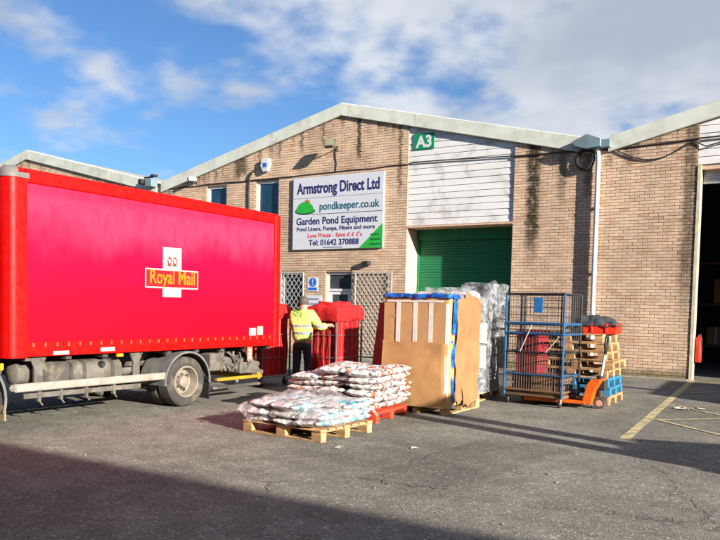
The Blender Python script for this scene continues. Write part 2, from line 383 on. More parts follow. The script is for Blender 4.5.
# ------------------------------------------------------------------ mesh helpers
class MB:
    def __init__(s): s.v = []; s.f = []; s.mi = []; s.cur = 0; s.uv = None
    def add(s, vs, fs):
        o = len(s.v); s.v += [tuple(q) for q in vs]
        for f in fs: s.f.append(tuple(i + o for i in f)); s.mi.append(s.cur)
        return s
    def box(s, x0, x1, y0, y1, z0, z1, M=None, ch=0.):
        if ch > 0:
            # chamfered along every edge: 24 vertices
            vs = []; idx = {}
            for ix, X in enumerate((x0, x1)):
                for iy, Y in enumerate((y0, y1)):
                    for iz, Z in enumerate((z0, z1)):
                        sx = ch if ix == 0 else -ch; sy_ = ch if iy == 0 else -ch; sz = ch if iz == 0 else -ch
                        for a, pnt in enumerate(((X, Y + sy_, Z + sz), (X + sx, Y, Z + sz), (X + sx, Y + sy_, Z))):
                            idx[(ix, iy, iz, a)] = len(vs); vs.append(pnt)
            fs = []
            for ix in (0, 1):
                q = [idx[(ix, a, b, 0)] for a, b in ((0, 0), (0, 1), (1, 1), (1, 0))]; fs.append(q if ix == 0 else q[::-1])
            for iy in (0, 1):
                q = [idx[(a, iy, b, 1)] for a, b in ((0, 0), (1, 0), (1, 1), (0, 1))]; fs.append(q if iy == 0 else q[::-1])
            for iz in (0, 1):
                q = [idx[(a, b, iz, 2)] for a, b in ((0, 0), (0, 1), (1, 1), (1, 0))]; fs.append(q if iz == 0 else q[::-1])
            for a in (0, 1):
                for b in (0, 1):
                    fs.append([idx[(a, b, 0, 0)], idx[(a, b, 1, 0)], idx[(a, b, 1, 1)], idx[(a, b, 0, 1)]])
                    fs.append([idx[(a, 0, b, 0)], idx[(a, 1, b, 0)], idx[(a, 1, b, 2)], idx[(a, 0, b, 2)]])
                    fs.append([idx[(0, a, b, 1)], idx[(1, a, b, 1)], idx[(1, a, b, 2)], idx[(0, a, b, 2)]])
            for k, q in idx.items():
                if k[3] == 0: fs.append([idx[(*k[:3], 0)], idx[(*k[:3], 1)], idx[(*k[:3], 2)]])
        else:
            vs = [(X, Y, Z) for X in (x0, x1) for Y in (y0, y1) for Z in (z0, z1)]
            fs = [(0, 1, 3, 2), (4, 6, 7, 5), (0, 4, 5, 1), (2, 3, 7, 6), (0, 2, 6, 4), (1, 5, 7, 3)]
        if M is not None: vs = [M @ Vector(q) for q in vs]
        return s.add(vs, fs)
    def tube(s, pts, r, n=8, cap=True, closed=False):
        pts = [Vector(q) for q in pts]; k = len(pts)
        rs = r if isinstance(r, (list, tuple)) else [r] * k
        o = len(s.v); prev = None
        for i, q in enumerate(pts):
            if closed: t = pts[(i + 1) % k] - pts[i - 1]
            else: t = pts[min(i + 1, k - 1)] - pts[max(i - 1, 0)]
            t.normalize()
            a = prev if prev is not None else (Vector((0, 0, 1)) if abs(t.z) < .9 else Vector((1, 0, 0)))
            x = (a - t * a.dot(t)).normalized(); yv = t.cross(x); prev = x
            for j in range(n):
                th = 2 * math.pi * j / n
                s.v.append(tuple(q + (x * math.cos(th) + yv * math.sin(th)) * rs[i]))
        for i in range(k if closed else k - 1):
            i2 = (i + 1) % k
            for j in range(n):
                s.f.append((o + i * n + j, o + i * n + (j + 1) % n, o + i2 * n + (j + 1) % n, o + i2 * n + j)); s.mi.append(s.cur)
        if cap and not closed:
            s.f.append(tuple(o + j for j in range(n))[::-1]); s.mi.append(s.cur)
            s.f.append(tuple(o + (k - 1) * n + j for j in range(n))); s.mi.append(s.cur)
        return s
    def lathe(s, prof, c=(0, 0, 0), axis='x', n=32, a0=0, a1=2 * math.pi):
        """prof: list of (offset along the axis, radius)"""
        full = abs(a1 - a0 - 2 * math.pi) < 1e-6; o = len(s.v); k = len(prof); m_ = n if full else n + 1
        for j in range(m_):
            th = a0 + (a1 - a0) * j / n; ca, sa = math.cos(th), math.sin(th)
            for (h, r) in prof:
                q = (h, r * ca, r * sa) if axis == 'x' else ((r * ca, h, r * sa) if axis == 'y' else (r * ca, r * sa, h))
                s.v.append((q[0] + c[0], q[1] + c[1], q[2] + c[2]))
        for j in range(n):
            j2 = (j + 1) % m_
            for i in range(k - 1):
                s.f.append((o + j * k + i, o + j2 * k + i, o + j2 * k + i + 1, o + j * k + i + 1)); s.mi.append(s.cur)
        return s
    def prism(s, poly, h0, h1, plane='xz'):
        """poly in the named plane, extruded along the third axis from h0 to h1"""
        def mk(a, b, h): return {'xz': (a, h, b), 'yz': (h, a, b), 'xy': (a, b, h)}[plane]
        n = len(poly); vs = [mk(a, b, h0) for a, b in poly] + [mk(a, b, h1) for a, b in poly]
        fs = [tuple(range(n))[::-1], tuple(range(n, 2 * n))] + [(i, (i + 1) % n, (i + 1) % n + n, i + n) for i in range(n)]
        return s.add(vs, fs)
    def mesh(s, name, mats, smooth=False, ang=None):
        me = bpy.data.meshes.new(name); me.from_pydata(s.v, [], s.f)
        if not isinstance(mats, (list, tuple)): mats = [mats]
        for q in mats: me.materials.append(q)
        if len(mats) > 1: me.polygons.foreach_set('material_index', s.mi)
        bm = bmesh.new(); bm.from_mesh(me); bmesh.ops.recalc_face_normals(bm, faces=bm.faces); bm.to_mesh(me); bm.free()
        if smooth:
            me.polygons.foreach_set('use_smooth', [True] * len(me.polygons))
            if ang: me.set_sharp_from_angle(angle=R(ang))
        me.update()
        return me
    def obj(s, name, mats, parent=None, loc=(0, 0, 0), rot=(0, 0, 0), smooth=False, ang=35):
        return put(name, s.mesh(name, mats, smooth, ang), parent, loc, rot)

def put(name, me, parent=None, loc=(0, 0, 0), rot=(0, 0, 0)):
    o = bpy.data.objects.new(name, me); COL.objects.link(o)
    o.location = loc; o.rotation_euler = rot
    if parent is not None: o.parent = parent
    return o
def empty(name, loc=(0, 0, 0), rz=0, parent=None):
    o = bpy.data.objects.new(name, None); COL.objects.link(o); o.location = loc; o.rotation_euler = (0, 0, rz)
    o.empty_display_size = .2
    if parent is not None: o.parent = parent
    return o
def tag(o, label=None, cat=None, group=None, kind=None):
    if label: o['label'] = label
    if cat: o['category'] = cat
    if group: o['group'] = group
    if kind: o['kind'] = kind
    return o
def bev(o, w_=.006, seg=2):
    b = o.modifiers.new('bevel', 'BEVEL'); b.width = w_; b.segments = seg; b.limit_method = 'ANGLE'; b.angle_limit = R(40)
    return o
def copy_tree(o, parent=None):
    c = o.copy(); COL.objects.link(c); c.parent = parent
    for ch in o.children: copy_tree(ch, c)
    return c

def text_obj(name, body, size, material, parent, loc, rot, bold=0., align='LEFT', width=None, ext=.002, sx=1.0):
    cu = bpy.data.curves.new('txt', 'FONT'); cu.body = body; cu.size = size; cu.extrude = ext; cu.offset = bold
    cu.align_x = align; cu.resolution_u = 4
    t = bpy.data.objects.new('txt', cu); COL.objects.link(t)
    bpy.context.view_layer.update()
    me = bpy.data.meshes.new_from_object(t)
    bpy.data.objects.remove(t); bpy.data.curves.remove(cu)
    co = np.empty(len(me.vertices) * 3); me.vertices.foreach_get('co', co); co = co.reshape(-1, 3)
    if width:
        wdt = co[:, 0].max() - co[:, 0].min(); k = width / wdt
        x0 = co[:, 0].min() if align == 'LEFT' else (co[:, 0].min() + co[:, 0].max()) / 2
        co[:, 0] = (co[:, 0] - x0) * k
    else: co[:, 0] *= sx
    me.vertices.foreach_set('co', co.ravel()); me.update()
    me.materials.clear(); me.materials.append(material)
    return put(name, me, parent, loc, rot)
FRONT = (math.pi / 2, 0, 0)          # text lying on a wall that faces -Y

# ------------------------------------------------------------------ ground
g = MB().add([(-900, -700, 0), (900, -700, 0), (900, 1100, 0), (-900, 1100, 0)], [(0, 1, 2, 3)]).obj('ground', ASPHALT)
tag(g, 'worn grey asphalt yard in front of the units', kind='structure')
def sheet(name, polys, z, material, **kw):
    b = MB()
    for p_ in polys: b.add([(a, c, z) for a, c in p_], [tuple(range(len(p_)))])
    o = b.obj(name, material); tag(o, **kw); return o
rp = [(-3.38, -13.05), (-3.0, -13.12), (-2.58, -12.98), (-2.36, -11.7), (-2.22, -10.50), (-2.75, -10.42), (-3.27, -10.56), (-3.36, -11.9)]
rp2 = []; rngp = random.Random(4)
for a_, b_ in zip(rp, rp[1:] + rp[:1]):
    for k in range(7):
        t_ = k / 7; rp2.append((a_[0] + (b_[0] - a_[0]) * t_ + rngp.uniform(-.035, .035), a_[1] + (b_[1] - a_[1]) * t_ + rngp.uniform(-.05, .05)))
sheet('asphalt_patch', [rp2], .004, ASPHALT_DARK, label='darker asphalt repair in the yard', kind='structure')
def strip(a, b, w_):
    a = Vector((*a, 0)); b = Vector((*b, 0)); t = (b - a).normalized(); n_ = Vector((-t.y, t.x, 0)) * w_ / 2
    return [tuple((q)[:2]) for q in (a - n_, b - n_, b + n_, a + n_)]
sheet('yellow_bay_line', [strip((-2.36, -.02), (-1.90, -9.40), .130)], .004, LINE, label='thick worn yellow line running out from the open doorway', kind='structure')
sheet('yellow_hatching', [strip((-2.03, -5.62), (1.6, -2.5), .07), strip((-1.95, -7.48), (1.9, -3.9), .07), strip((-1.97, -5.40), (.4, -7.9), .07), strip((-1.86, -7.44), (.4, -9.6), .07), strip((-2.1, -3.2), (1.5, -.5), .07)],
      .008, LINE, label='thin crossed yellow hatching beside the thick bay line', kind='structure')
apr = MB().box(-40, -10.0, -.55, .0, -.1, .05, ch=.01).box(-6.8, -2.45, -.22, .0, -.1, .02, ch=.008)
tag(apr.obj('pavement', CONC), 'narrow concrete strip along the foot of the brick wall', kind='structure')

# ------------------------------------------------------------------ brick units
BRX, BRZ = .225, .075
def vtop(x, xr): return ZR - SLOPE * abs(x - xr)
def brick_template(l, h=.0655):
    c = .003; y0, y1, y2 = .006, -.009, -.012
    a, b = l / 2, h / 2
    vs = [(-a, y0, -b), (a, y0, -b), (a, y0, b), (-a, y0, b), (-a, y1, -b), (a, y1, -b), (a, y1, b), (-a, y1, b),
          (-a + c, y2, -b + c), (a - c, y2, -b + c), (a - c, y2, b - c), (-a + c, y2, b - c)]
    fs = []
    for k in (0, 4):
        for i in range(4):
            j = (i + 1) % 4; fs.append((k + i, k + j, k + 4 + j, k + 4 + i))
    fs.append((8, 9, 10, 11))
    return vs, fs
BV, BF = brick_template(.214)
BRICK_ME = bpy.data.meshes.new('brick'); BRICK_ME.from_pydata(BV, [], BF); BRICK_ME.materials.append(BRICK)
CAMP = Vector((0, -18.667, 1.52))

def brick_wall(unit, x0, x1, xr, openings, individual, zmin_ind=0.):
    """mortar wall with openings, 300 single bricks that show largest and the rest as one field"""
    cuts = sorted(set([x0, x1] + [q for o in openings for q in o[:2]] + ([xr] if x0 < xr < x1 else [])))
    full_open = [o for o in openings if o[3] > 50]
    groups = {}
    for xa, xb in zip(cuts[:-1], cuts[1:]):
        xm = (xa + xb) / 2
        gi = sum(1 for o in full_open if xm > o[1]); b = groups.setdefault(gi, MB())
        segs = [(0., None)]
        for (oa, ob, za, zb) in sorted(openings, key=lambda q: q[2]):
            if oa < xm < ob:
                ns = []
                for (s0, s1) in segs:
                    if s1 is None:
                        if za > s0: ns.append((s0, za))
                        if zb < 50: ns.append((zb, None))
                    else: ns.append((s0, s1))
                segs = ns
        for (s0, s1) in segs:
            ta = vtop(xa, xr) - .08 if s1 is None else s1; tb = vtop(xb, xr) - .08 if s1 is None else s1
            vs = [(xa, 0, s0), (xb, 0, s0), (xb, 0, tb), (xa, 0, ta), (xa, .3, s0), (xb, .3, s0), (xb, .3, tb), (xa, .3, ta)]
            b.add(vs, [(0, 1, 2, 3), (7, 6, 5, 4), (0, 4, 5, 1), (1, 5, 6, 2), (2, 6, 7, 3), (3, 7, 4, 0)])
    walls = {gi: b.obj('wall', MORTAR, unit) for gi, b in groups.items()}
    def wall_of(xc): return walls[sum(1 for o in full_open if xc > o[1])]
    wall = walls[0]
    full = []; part = []
    rows = int(ZR / BRZ)
    for r in range(rows):
        zc = (r + .5) * BRZ
        off = 0. if r % 2 == 0 else -BRX / 2
        k0 = int(math.floor((x0 - off) / BRX)) - 1; k1 = int(math.ceil((x1 - off) / BRX)) + 1
        blocked = [(oa, ob) for (oa, ob, za, zb) in openings if za - .03 < zc < zb + .03]
        for k in range(k0, k1):
            a = max(k * BRX + off + .0055, x0 + .003); c = min((k + 1) * BRX + off - .0055, x1 - .003)
            pcs = [(a, c)]
            for (oa, ob) in blocked:
                ns = []
                for (p_, q_) in pcs:
                    if q_ <= oa or p_ >= ob: ns.append((p_, q_))
                    else:
                        if p_ < oa - .03: ns.append((p_, oa - .002))
                        if q_ > ob + .03: ns.append((ob + .002, q_))
                pcs = ns
            for (p_, q_) in pcs:
                if q_ - p_ < .03: continue
                xc = (p_ + q_) / 2
                if min(vtop(p_, xr), vtop(q_, xr)) - .12 < zc + .035: continue
                (full if q_ - p_ > .2135 else part).append((xc, zc, q_ - p_))
    if individual:
        full.sort(key=lambda q: (q[1] < zmin_ind, (Vector((q[0], 0, q[1])) - CAMP).length))
        rng = random.Random(3)
        for (xc, zc, l) in full[:individual]:
            o = bpy.data.objects.new('brick', BRICK_ME); COL.objects.link(o); o.parent = wall_of(xc)
            o.location = (xc, rng.uniform(-.002, .0025), zc); o.rotation_euler = (rng.uniform(-.012, .012), rng.uniform(-.004, .004), rng.uniform(-.006, .006))
        rest = full[individual:] + part
    else: rest = full + part
    for gi in walls:
        sub = [q for q in rest if wall_of(q[0]) is walls[gi]]
        if not sub: continue
        arr = np.array(sub); n_ = len(arr); rg = np.random.default_rng(5)
        tv = np.array(BV)
        V = np.repeat(tv[None], n_, 0)
        sg = np.sign(tv[:, 0])[None]
        V[:, :, 0] = arr[:, 0:1] + tv[None, :, 0] + sg * (arr[:, 2:3] - .214) / 2
        V[:, :, 1] += rg.uniform(-.002, .0025, (n_, 1)) + tv[None, :, 2] * rg.uniform(-.02, .02, (n_, 1))
        V[:, :, 2] += arr[:, 1:2]
        F = (np.array(BF)[None] + (np.arange(n_) * 12)[:, None, None]).reshape(-1, 4)
        me = bpy.data.meshes.new('brick_field')
        me.from_pydata(V.reshape(-1, 3).tolist(), [], F.tolist()); me.materials.append(BRICK)
        bf = put('brick_field', me, walls[gi]); bf['kind'] = 'stuff'
    return wall

def verge(unit, xa, xb, xr, seg=2.55):
    """sloped sheet-metal verge trim in lapped lengths"""
    n_ = max(1, int(round(abs(xb - xa) / seg)))
    for i in range(n_):
        a = xa + (xb - xa) * i / n_; c = xa + (xb - xa) * (i + 1) / n_
        g_ = .004
        if a < c: a, c = a + g_, c - g_
        za, zc = vtop(a, xr), vtop(c, xr); dy = .006 * (i % 2)
        prof = [(-.062, -.385), (-.082, -.37), (-.075 - dy, -.02), (-.05, .0), (.35, .012), (.35, -.03), (-.03, -.04), (-.035, -.385)]
        vs = [(a, y, za + z) for y, z in prof] + [(c, y, zc + z) for y, z in prof]
        k = len(prof)
        b = MB().add(vs, [tuple(range(k)), tuple(range(k, 2 * k))[::-1]] + [(j, (j + 1) % k, (j + 1) % k + k, j + k) for j in range(k)])
        b.obj('verge_trim', FASCIA, unit)

def roof(unit, xv0, xv1, xr, depth=34.):
    for (a, b_) in ((xv0, xr), (xr, xv1)):
        n_ = 44; vs = []; fs = []
        for i in range(n_ + 1):
            x = a + (b_ - a) * i / n_
            for y in (.0, depth): vs.append((x, y, vtop(x, xr) - .05 + (.018 if i % 2 else -.012)))
        for i in range(n_): fs.append((2 * i, 2 * i + 2, 2 * i + 3, 2 * i + 1))
        MB().add(vs, fs).obj('roof_sheet', ROOFM, unit)

def window(unit, x0, x1, z0, z1, rec=.09, mull=None, trans=None):
    b = MB(); t = .085
    b.box(x0, x0 + t, rec - .03, rec + .04, z0, z1).box(x1 - t, x1, rec - .03, rec + .04, z0, z1)
    b.box(x0 + t, x1 - t, rec - .028, rec + .04, z1 - t, z1).box(x0 + t, x1 - t, rec - .028, rec + .04, z0, z0 + t)
    if trans: b.box(x0 + t, x1 - t, rec - .026, rec + .04, trans - .03, trans + .03)
    w_ = b.obj('window', UPVC, unit)
    MB().box(x0 + t - .01, x1 - t + .01, rec + .012, rec + .02, z0 + t - .01, z1 - t + .01).obj('pane', GLASSD, w_)
    MB().box(x0 - .03, x1 + .03, -.045, rec - .03, z0 - .06, z0 - .002).obj('sill', CONC, w_)
    return w_

# ---- the middle unit
XV0, XV1 = XR - HALF, XR + HALF
unit = empty('industrial_unit', (0, 0, 0))
tag(unit, 'buff brick gabled unit with green roller door under white boarding', 'building')
D0, D1 = -9.975, -6.845
ops = [(-17.61, -16.73, 4.15, 5.46), (-15.49, -14.56, 4.15, 5.49), (-14.43, -13.53, 1.25, 2.58), (-12.71, -11.78, 0, 2.57), (D0, D1, 0, 99)]
wall_mid = brick_wall(unit, XV0, XV1, XR, ops, 300, 1.9)
verge(unit, XR, XV0 + .1, XR); verge(unit, XR, XV1 - .12, XR)
roof(unit, XV0, XV1, XR)
for (a, b_, z0, z1) in ops[:2]: window(unit, a, b_, z0, z1)
wl = window(unit, *ops[2])
# security lattice over the small dark window
def lattice(name, parent, x0, x1, z0, z1, y, step, r=.010, frame=True, mt=UPVC):
    fr = MB(); t = .035
    fr.box(x0, x0 + t, y - .018, y + .018, z0, z1).box(x1 - t, x1, y - .018, y + .018, z0, z1)
    fr.box(x0 + t, x1 - t, y - .017, y + .017, z1 - t, z1).box(x0 + t, x1 - t, y - .017, y + .017, z0, z0 + t)
    fo = fr.obj(name, mt, parent)
    for sgn in (1, -1):
        c = -4.
        while c < 6.:
            # line  z = sgn*1.35*(x-xm) + z0 + c
            k = 1.35; pts = []
            xm = x0 if sgn > 0 else x1
            for xx in np.linspace(x0, x1, 160):
                zz = sgn * k * (xx - xm) + z0 + c
                if z0 <= zz <= z1: pts.append((xx, zz))
            if len(pts) > 4:
                a, b_ = pts[0], pts[-1]; yy = y - .006 * sgn
                dv = Vector((b_[0] - a[0], 0, b_[1] - a[1])).normalized(); nv = Vector((-dv.z, 0, dv.x)) * r
                q = []
                for P_ in (Vector((a[0], yy, a[1])), Vector((b_[0], yy, b_[1]))):
                    for sg, dy in ((-1, -.004), (1, -.004), (1, .004), (-1, .004)): q.append(P_ + nv * sg + Vector((0, dy, 0)))
                MB().add(q, [(0, 1, 2, 3), (4, 7, 6, 5), (0, 4, 5, 1), (1, 5, 6, 2), (2, 6, 7, 3), (3, 7, 4, 0)]).obj('bar', mt, fo)
            c += step
    return fo
lattice('window_grille', unit, -14.43, -13.53, 1.25, 2.58, -.02, .23, .009, mt=mat('grey_white_steel', (.36, .35, .33), .5))
# white glazed entrance door
dr = MB(); t = .07
dr.box(-12.71, -12.64, .06, .14, 0, 2.57).box(-11.85, -11.78, .06, .14, 0, 2.57).box(-12.64, -11.85, .062, .14, 2.50, 2.57).box(-12.64, -11.85, .062, .14, 2.0, 2.07)
door = dr.obj('door', UPVC, unit)
lf = MB().box(-12.635, -12.53, .08, .13, .02, 1.995).box(-11.96, -11.855, .08, .13, .02, 1.995).box(-12.53, -11.96, .082, .13, 1.90, 1.995).box(-12.53, -11.96, .082, .13, .02, .30).box(-12.53, -11.96, .082, .13, .95, 1.05)
lf.obj('door_leaf', UPVC, door)
MB().box(-12.55, -11.94, .10, .11, .28, 1.92).obj('pane', GLASSL, door); MB().box(-12.65, -11.84, .10, .11, 2.05, 2.52).obj('pane', GLASSL, door)
MB().tube([(-12.02, .07, 1.0), (-12.02, .03, 1.0), (-12.14, .03, 1.0)], .010).obj('door_handle', GALV, door)
# folded-back lattice gate lying open against the wall
lg = lattice('lattice_gate', None, -11.62, -10.37, .10, 2.57, -.085, .205, .009, mt=mat('grey_white_steel', (.36, .35, .33), .5))
tag(lg, 'white diamond lattice security gate folded back against the brick wall', 'gate')
hb = MB()
for z in (.35, 2.3): hb.box(-11.68, -11.6, -.085, -.012, z, z + .07)
hb.obj('hinge', UPVC, lg)
# painted reveals and the green roller door
MB().box(D0 + .002, D0 + .012, -.004, .70, 0, 3.82).obj('reveal', CREAM, unit)
MB().box(D1 - .012, D1 - .002, -.004, .70, 0, 3.82).obj('reveal', CREAM, unit)
MB().box(D0 - .3, D0 + .001, .31, .74, 0, 3.9).box(D1 - .001, D1 + .3, .31, .74, 0, 3.9).obj('door_pier', MORTAR, unit)
sh = MB().box(D0 + .013, D1 - .013, .60, .95, 3.50, 3.82).box(D0 + .013, D0 + .07, .66, .76, 0, 3.5).box(D1 - .07, D1 - .013, .66, .76, 0, 3.5)
shutter = sh.obj('roller_door', GREENDOOR, unit)
vs = []; fs = []; zz = .10; i = 0; pr_ = [(0, 0), (.012, -.012), (.045, -.016), (.066, -.010), (.074, 0)]
while zz < 3.55:
    for (a, b_) in pr_:
        vs += [(D0 + .06, .72 + b_, zz + a), (D1 - .06, .72 + b_, zz + a)]
    zz += .075
fs = [(2 * k, 2 * k + 1, 2 * k + 3, 2 * k + 2) for k in range(len(vs) // 2 - 1)]
cu_ = MB().add(vs, fs).obj('shutter_curtain', GREENDOOR, shutter); cu_['kind'] = 'stuff'
MB().box(D0 + .06, D1 - .06, .69, .75, .0, .10).obj('bottom_rail', BLACK, shutter)
MB().box(D0, D1, -.02, .60, 3.80, 3.845).obj('lintel_soffit', CREAM, unit)
# white weatherboarding above the door
cl = MB().box(D0, D1, .05, .12, 3.846, 6.2).obj('cladding', WHITE_B, unit)
cl2 = MB(); cl2.add([(D0, .052, 6.2), (D1, .052, 6.2), (D1, .052, vtop(D1, XR) - .2), (D0, .052, vtop(D0, XR) - .2)], [(0, 1, 2, 3)]); cl2.obj('cladding_head', WHITE_B, unit)
def boards(parent, x0, x1, zb, xr, pitch=.176):
    z = zb; i = 0
    rng = random.Random(9)
    while True:
        lo = min(vtop(x0, xr), vtop(x1, xr)); hi = max(vtop(x0, xr), vtop(x1, xr))
        if z > hi - .3: break
        a, c = x0 + .003, x1 - .003
        z1 = z + pitch - .010
        # clip the ends under the sloping verge
        def clipx(a, c):
            if vtop(c, xr) < vtop(a, xr):
                if vtop(c, xr) - .1 < z1: c = xr + (ZR - .1 - z1) / SLOPE
            else:
                if vtop(a, xr) - .1 < z1: a = xr - (ZR - .1 - z1) / SLOPE
            return a, c
        a, c = clipx(a, c)
        if c - a > .2:
            y = rng.uniform(-.0015, .0015)
            prof = [(.049, z), (.026 + y, z + .004), (.036 + y, z1 - .012), (.042 + y, z1), (.049, z1)]
            k = len(prof)
            vs = [(a, yy, q) for yy, q in prof] + [(c, yy, q) for yy, q in prof]
            MB().add(vs, [tuple(range(k)), tuple(range(k, 2 * k))[::-1]] + [(j, (j + 1) % k, (j + 1) % k + k, j + k) for j in range(k)]).obj('board', WHITE_B, parent)
        z += pitch; i += 1
boards(cl, D0, D1, 3.86, XR)
# dark room behind the windows and doors
MB().box(XV0 + .3, XV1 - .3, 1.2, 1.25, 0, 5.4).obj('inner_wall', DARKIN, unit)
# valley gutter, hopper and the white downpipe at the junction
hp = MB()
hp.prism([(-5.30, 5.70), (-4.93, 5.86), (-4.60, 5.72), (-4.60, 5.53), (-4.95, 5.50), (-5.22, 5.58)], -.30, -.02, 'xz')
hpo = hp.obj('gutter_hopper', STEELBLUE, unit); bev(hpo, .01, 1)
MB().box(-4.66, -4.40, -.24, -.02, 5.52, 5.70).obj('gutter_end', STEELBLUE, unit)
dp = MB().tube([(-4.72, -.13, 5.56), (-4.69, -.12, 5.4), (-4.68, -.12, 5.2), (-4.68, -.12, .05)], .058, 14).obj('downpipe', PIPEW, unit, smooth=True)
for z in (.9, 2.5, 4.1): MB().lathe([(-.03, .064), (.03, .064)], (-4.68, -.12, z), 'z', 14).box(-4.73, -4.63, -.07, -.012, z - .025, z + .025).obj('pipe_bracket', PIPEW, dp)

# ---- the right-hand unit
XR2 = XR + 2 * HALF
unit2 = empty('industrial_unit', (XV1 + .004, 0, 0)); unit2.location = (0, 0, 0)
tag(unit2, 'brick unit at the right edge with its tall dark doorway open', 'building')
E0, E1 = -2.455, 1.95
brick_wall(unit2, XV1 + .004, XV1 + 2 * HALF, XR2, [(E0, E1, 0, 99), (4.5, 5.4, 4.15, 5.46), (6.3, 7.2, 0, 2.5)], 300, 0.)
verge(unit2, XR2, XV1 + .22, XR2); verge(unit2, XR2, XV1 + 2 * HALF - .1, XR2); roof(unit2, XV1, XV1 + 2 * HALF, XR2)
window(unit2, 4.5, 5.4, 4.15, 5.46)
d2 = MB().box(6.3, 7.2, .08, .13, 0, 2.5).obj('door', BLUE_M, unit2)
c2 = MB().box(E0, E1, .05, .12, 4.96, 6.05).obj('cladding', WHITE_B, unit2)
boards(c2, E0, E1, 4.97, XR2)
MB().box(E0 + .002, E0 + .085, -.03, .26, 0, 4.95, ch=.006).obj('door_jamb', JAMB, unit2)
MB().box(E1 - .085, E1 - .002, -.03, .26, 0, 4.95, ch=.006).obj('door_jamb', JAMB, unit2)
rb = MB().box(E0 + .086, E1 - .086, .06, .5, 4.86, 4.955); rbo = rb.obj('shutter_housing', CREAM, unit2)
b = MB()
for k in range(5): b.box(E0 + .09, E1 - .09, .30, .325, 4.56 + k * .06, 4.615 + k * .06, ch=.006)
b.obj('rolled_shutter', GALV, unit2)
# the hall inside
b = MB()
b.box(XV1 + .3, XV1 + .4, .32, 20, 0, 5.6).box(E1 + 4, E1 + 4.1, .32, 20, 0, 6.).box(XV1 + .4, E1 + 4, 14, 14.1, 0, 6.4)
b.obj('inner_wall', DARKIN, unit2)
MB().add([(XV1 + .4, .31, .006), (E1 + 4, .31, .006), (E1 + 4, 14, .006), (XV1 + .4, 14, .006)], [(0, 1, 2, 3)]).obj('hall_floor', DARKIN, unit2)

rk = empty('storage_rack', (-1.9, 7.4, .006)); tag(rk, 'dim storage rack with cartons inside the open doorway', 'rack')
for x in (-1.3, 0., 1.3):
    for y in (-.4, .4): MB().box(x - .04, x + .04, y - .04, y + .04, 0, 3.6).obj('upright', BLACK, rk)
for z in (.5, 1.8, 3.1): MB().box(-1.26, 1.26, -.42, .42, z, z + .09).obj('shelf', RUST, rk)
for (x, z, h, lb_) in ((-.75, .6, .55, 'brown carton on the lower shelf of the dim storage rack'), (-.6, 1.9, .75, 'tall brown carton on the upper shelf of the dim storage rack')):
    cx_ = MB().box(-.26, .26, -.3, .3, 0, h, ch=.01).obj('stored_carton', CARD, None, (-1.9 + x, 7.4, z)); tag(cx_, lb_, 'carton')
    MB().box(-.03, .03, -.304, .304, .02, h + .003).obj('tape_strip', TAPE, cx_)

# ---- the left-hand unit, mostly behind the lorry
XR3 = XR - 2 * HALF
unit3 = empty('industrial_unit', (0, 0, 0))
tag(unit3, 'brick unit at far left, only its sloping roof edge showing above the lorry', 'building')
brick_wall(unit3, XR3 - HALF, XV0 - .004, XR3, [(-25.1, -22., 0, 3.4), (-30.5, -29.6, 4.15, 5.46)], 0)
verge(unit3, XR3, XV0 - .12, XR3); verge(unit3, XR3, XR3 - HALF + .1, XR3); roof(unit3, XR3 - HALF, XV0, XR3)
MB().box(-25.1, -22., .25, .3, 0, 3.4).obj('roller_door', GREENDOOR, unit3)
window(unit3, -30.5, -29.6, 4.15, 5.46)

# ---- the unit behind the camera: its eaves throw the shadow over the foreground
unit4 = empty('industrial_unit', (0, -20.63, 0))
tag(unit4, 'long low unit across the yard, outside the picture, shading the foreground', 'building')
b = MB().box(-45, 60, -14, 0, 0, 6.25); b.obj('wall', MORTAR, unit4)
b = MB().box(-45.2, 60.2, -14.2, .25, 6.25, 6.62); b.obj('verge_trim', FASCIA, unit4)
for x in np.arange(-40, 56, 12.):
    MB().box(x, x + 3.6, .004, .03, 0, 4.2).obj('roller_door', GREENDOOR, unit4)

# ------------------------------------------------------------------ things fixed to the fronts
# big company sign in three panels
sg = empty('shop_sign', (-13.94, -.06, 3.26)); tag(sg, 'white company sign board with navy lettering and green corner', 'sign')
SW, SH = 3.23, 2.19
zs = [0, 1.055, 1.56, SH]
b1 = MB().box(0, SW, -.02, .045, 0, 1.556, ch=.004).obj('panel', SIGNW, sg)
b2 = MB().box(0, SW, -.02, .045, 1.564, SH, ch=.004).obj('panel', SIGNW, sg)
MB().box(.72, SW - .03, -.0235, -.0205, 1.055, 1.07).obj('rule', NAVY, sg)
b3 = MB().add([(SW - .80, -.0215, .006), (SW - .005, -.0215, .006), (SW - .005, -.0215, .72)], [(0, 1, 2)]).obj('green_corner', GREEN_L, sg)
text_obj('lettering', 'Armstrong Direct Ltd', .46, NAVY, sg, (.14, -.021, 1.70), FRONT, .014, width=2.95)
text_obj('lettering', 'pondkeeper.co.uk', .32, TEAL_L, sg, (1.0, -.021, 1.185), FRONT, .006, width=2.10)
text_obj('lettering', 'Garden Pond Equipment', .30, NAVY, sg, (.14, -.021, .76), FRONT, .007, width=2.90)
text_obj('lettering', 'Pond Liners, Pumps, Filters and more', .17, NAVY, sg, (.16, -.021, .565), FRONT, .004, width=2.80)['kind'] = 'stuff'
text_obj('lettering', "Low Prices - Save \u00a3 \u00a3 \u00a3's", .18, REDLET, sg, (.58, -.021, .36), FRONT, .003, width=1.95)
text_obj('lettering', 'Tel: 01642 370888', .24, NAVY, sg, (.62, -.021, .125), FRONT, .006, width=1.80)
b = MB()
for k in range(22): b.box(1.15 + k * .032, 1.15 + k * .032 + .020, -.0225, -.0205, .040, .066)
b.obj('small_print', NAVY, sg)
b = MB()
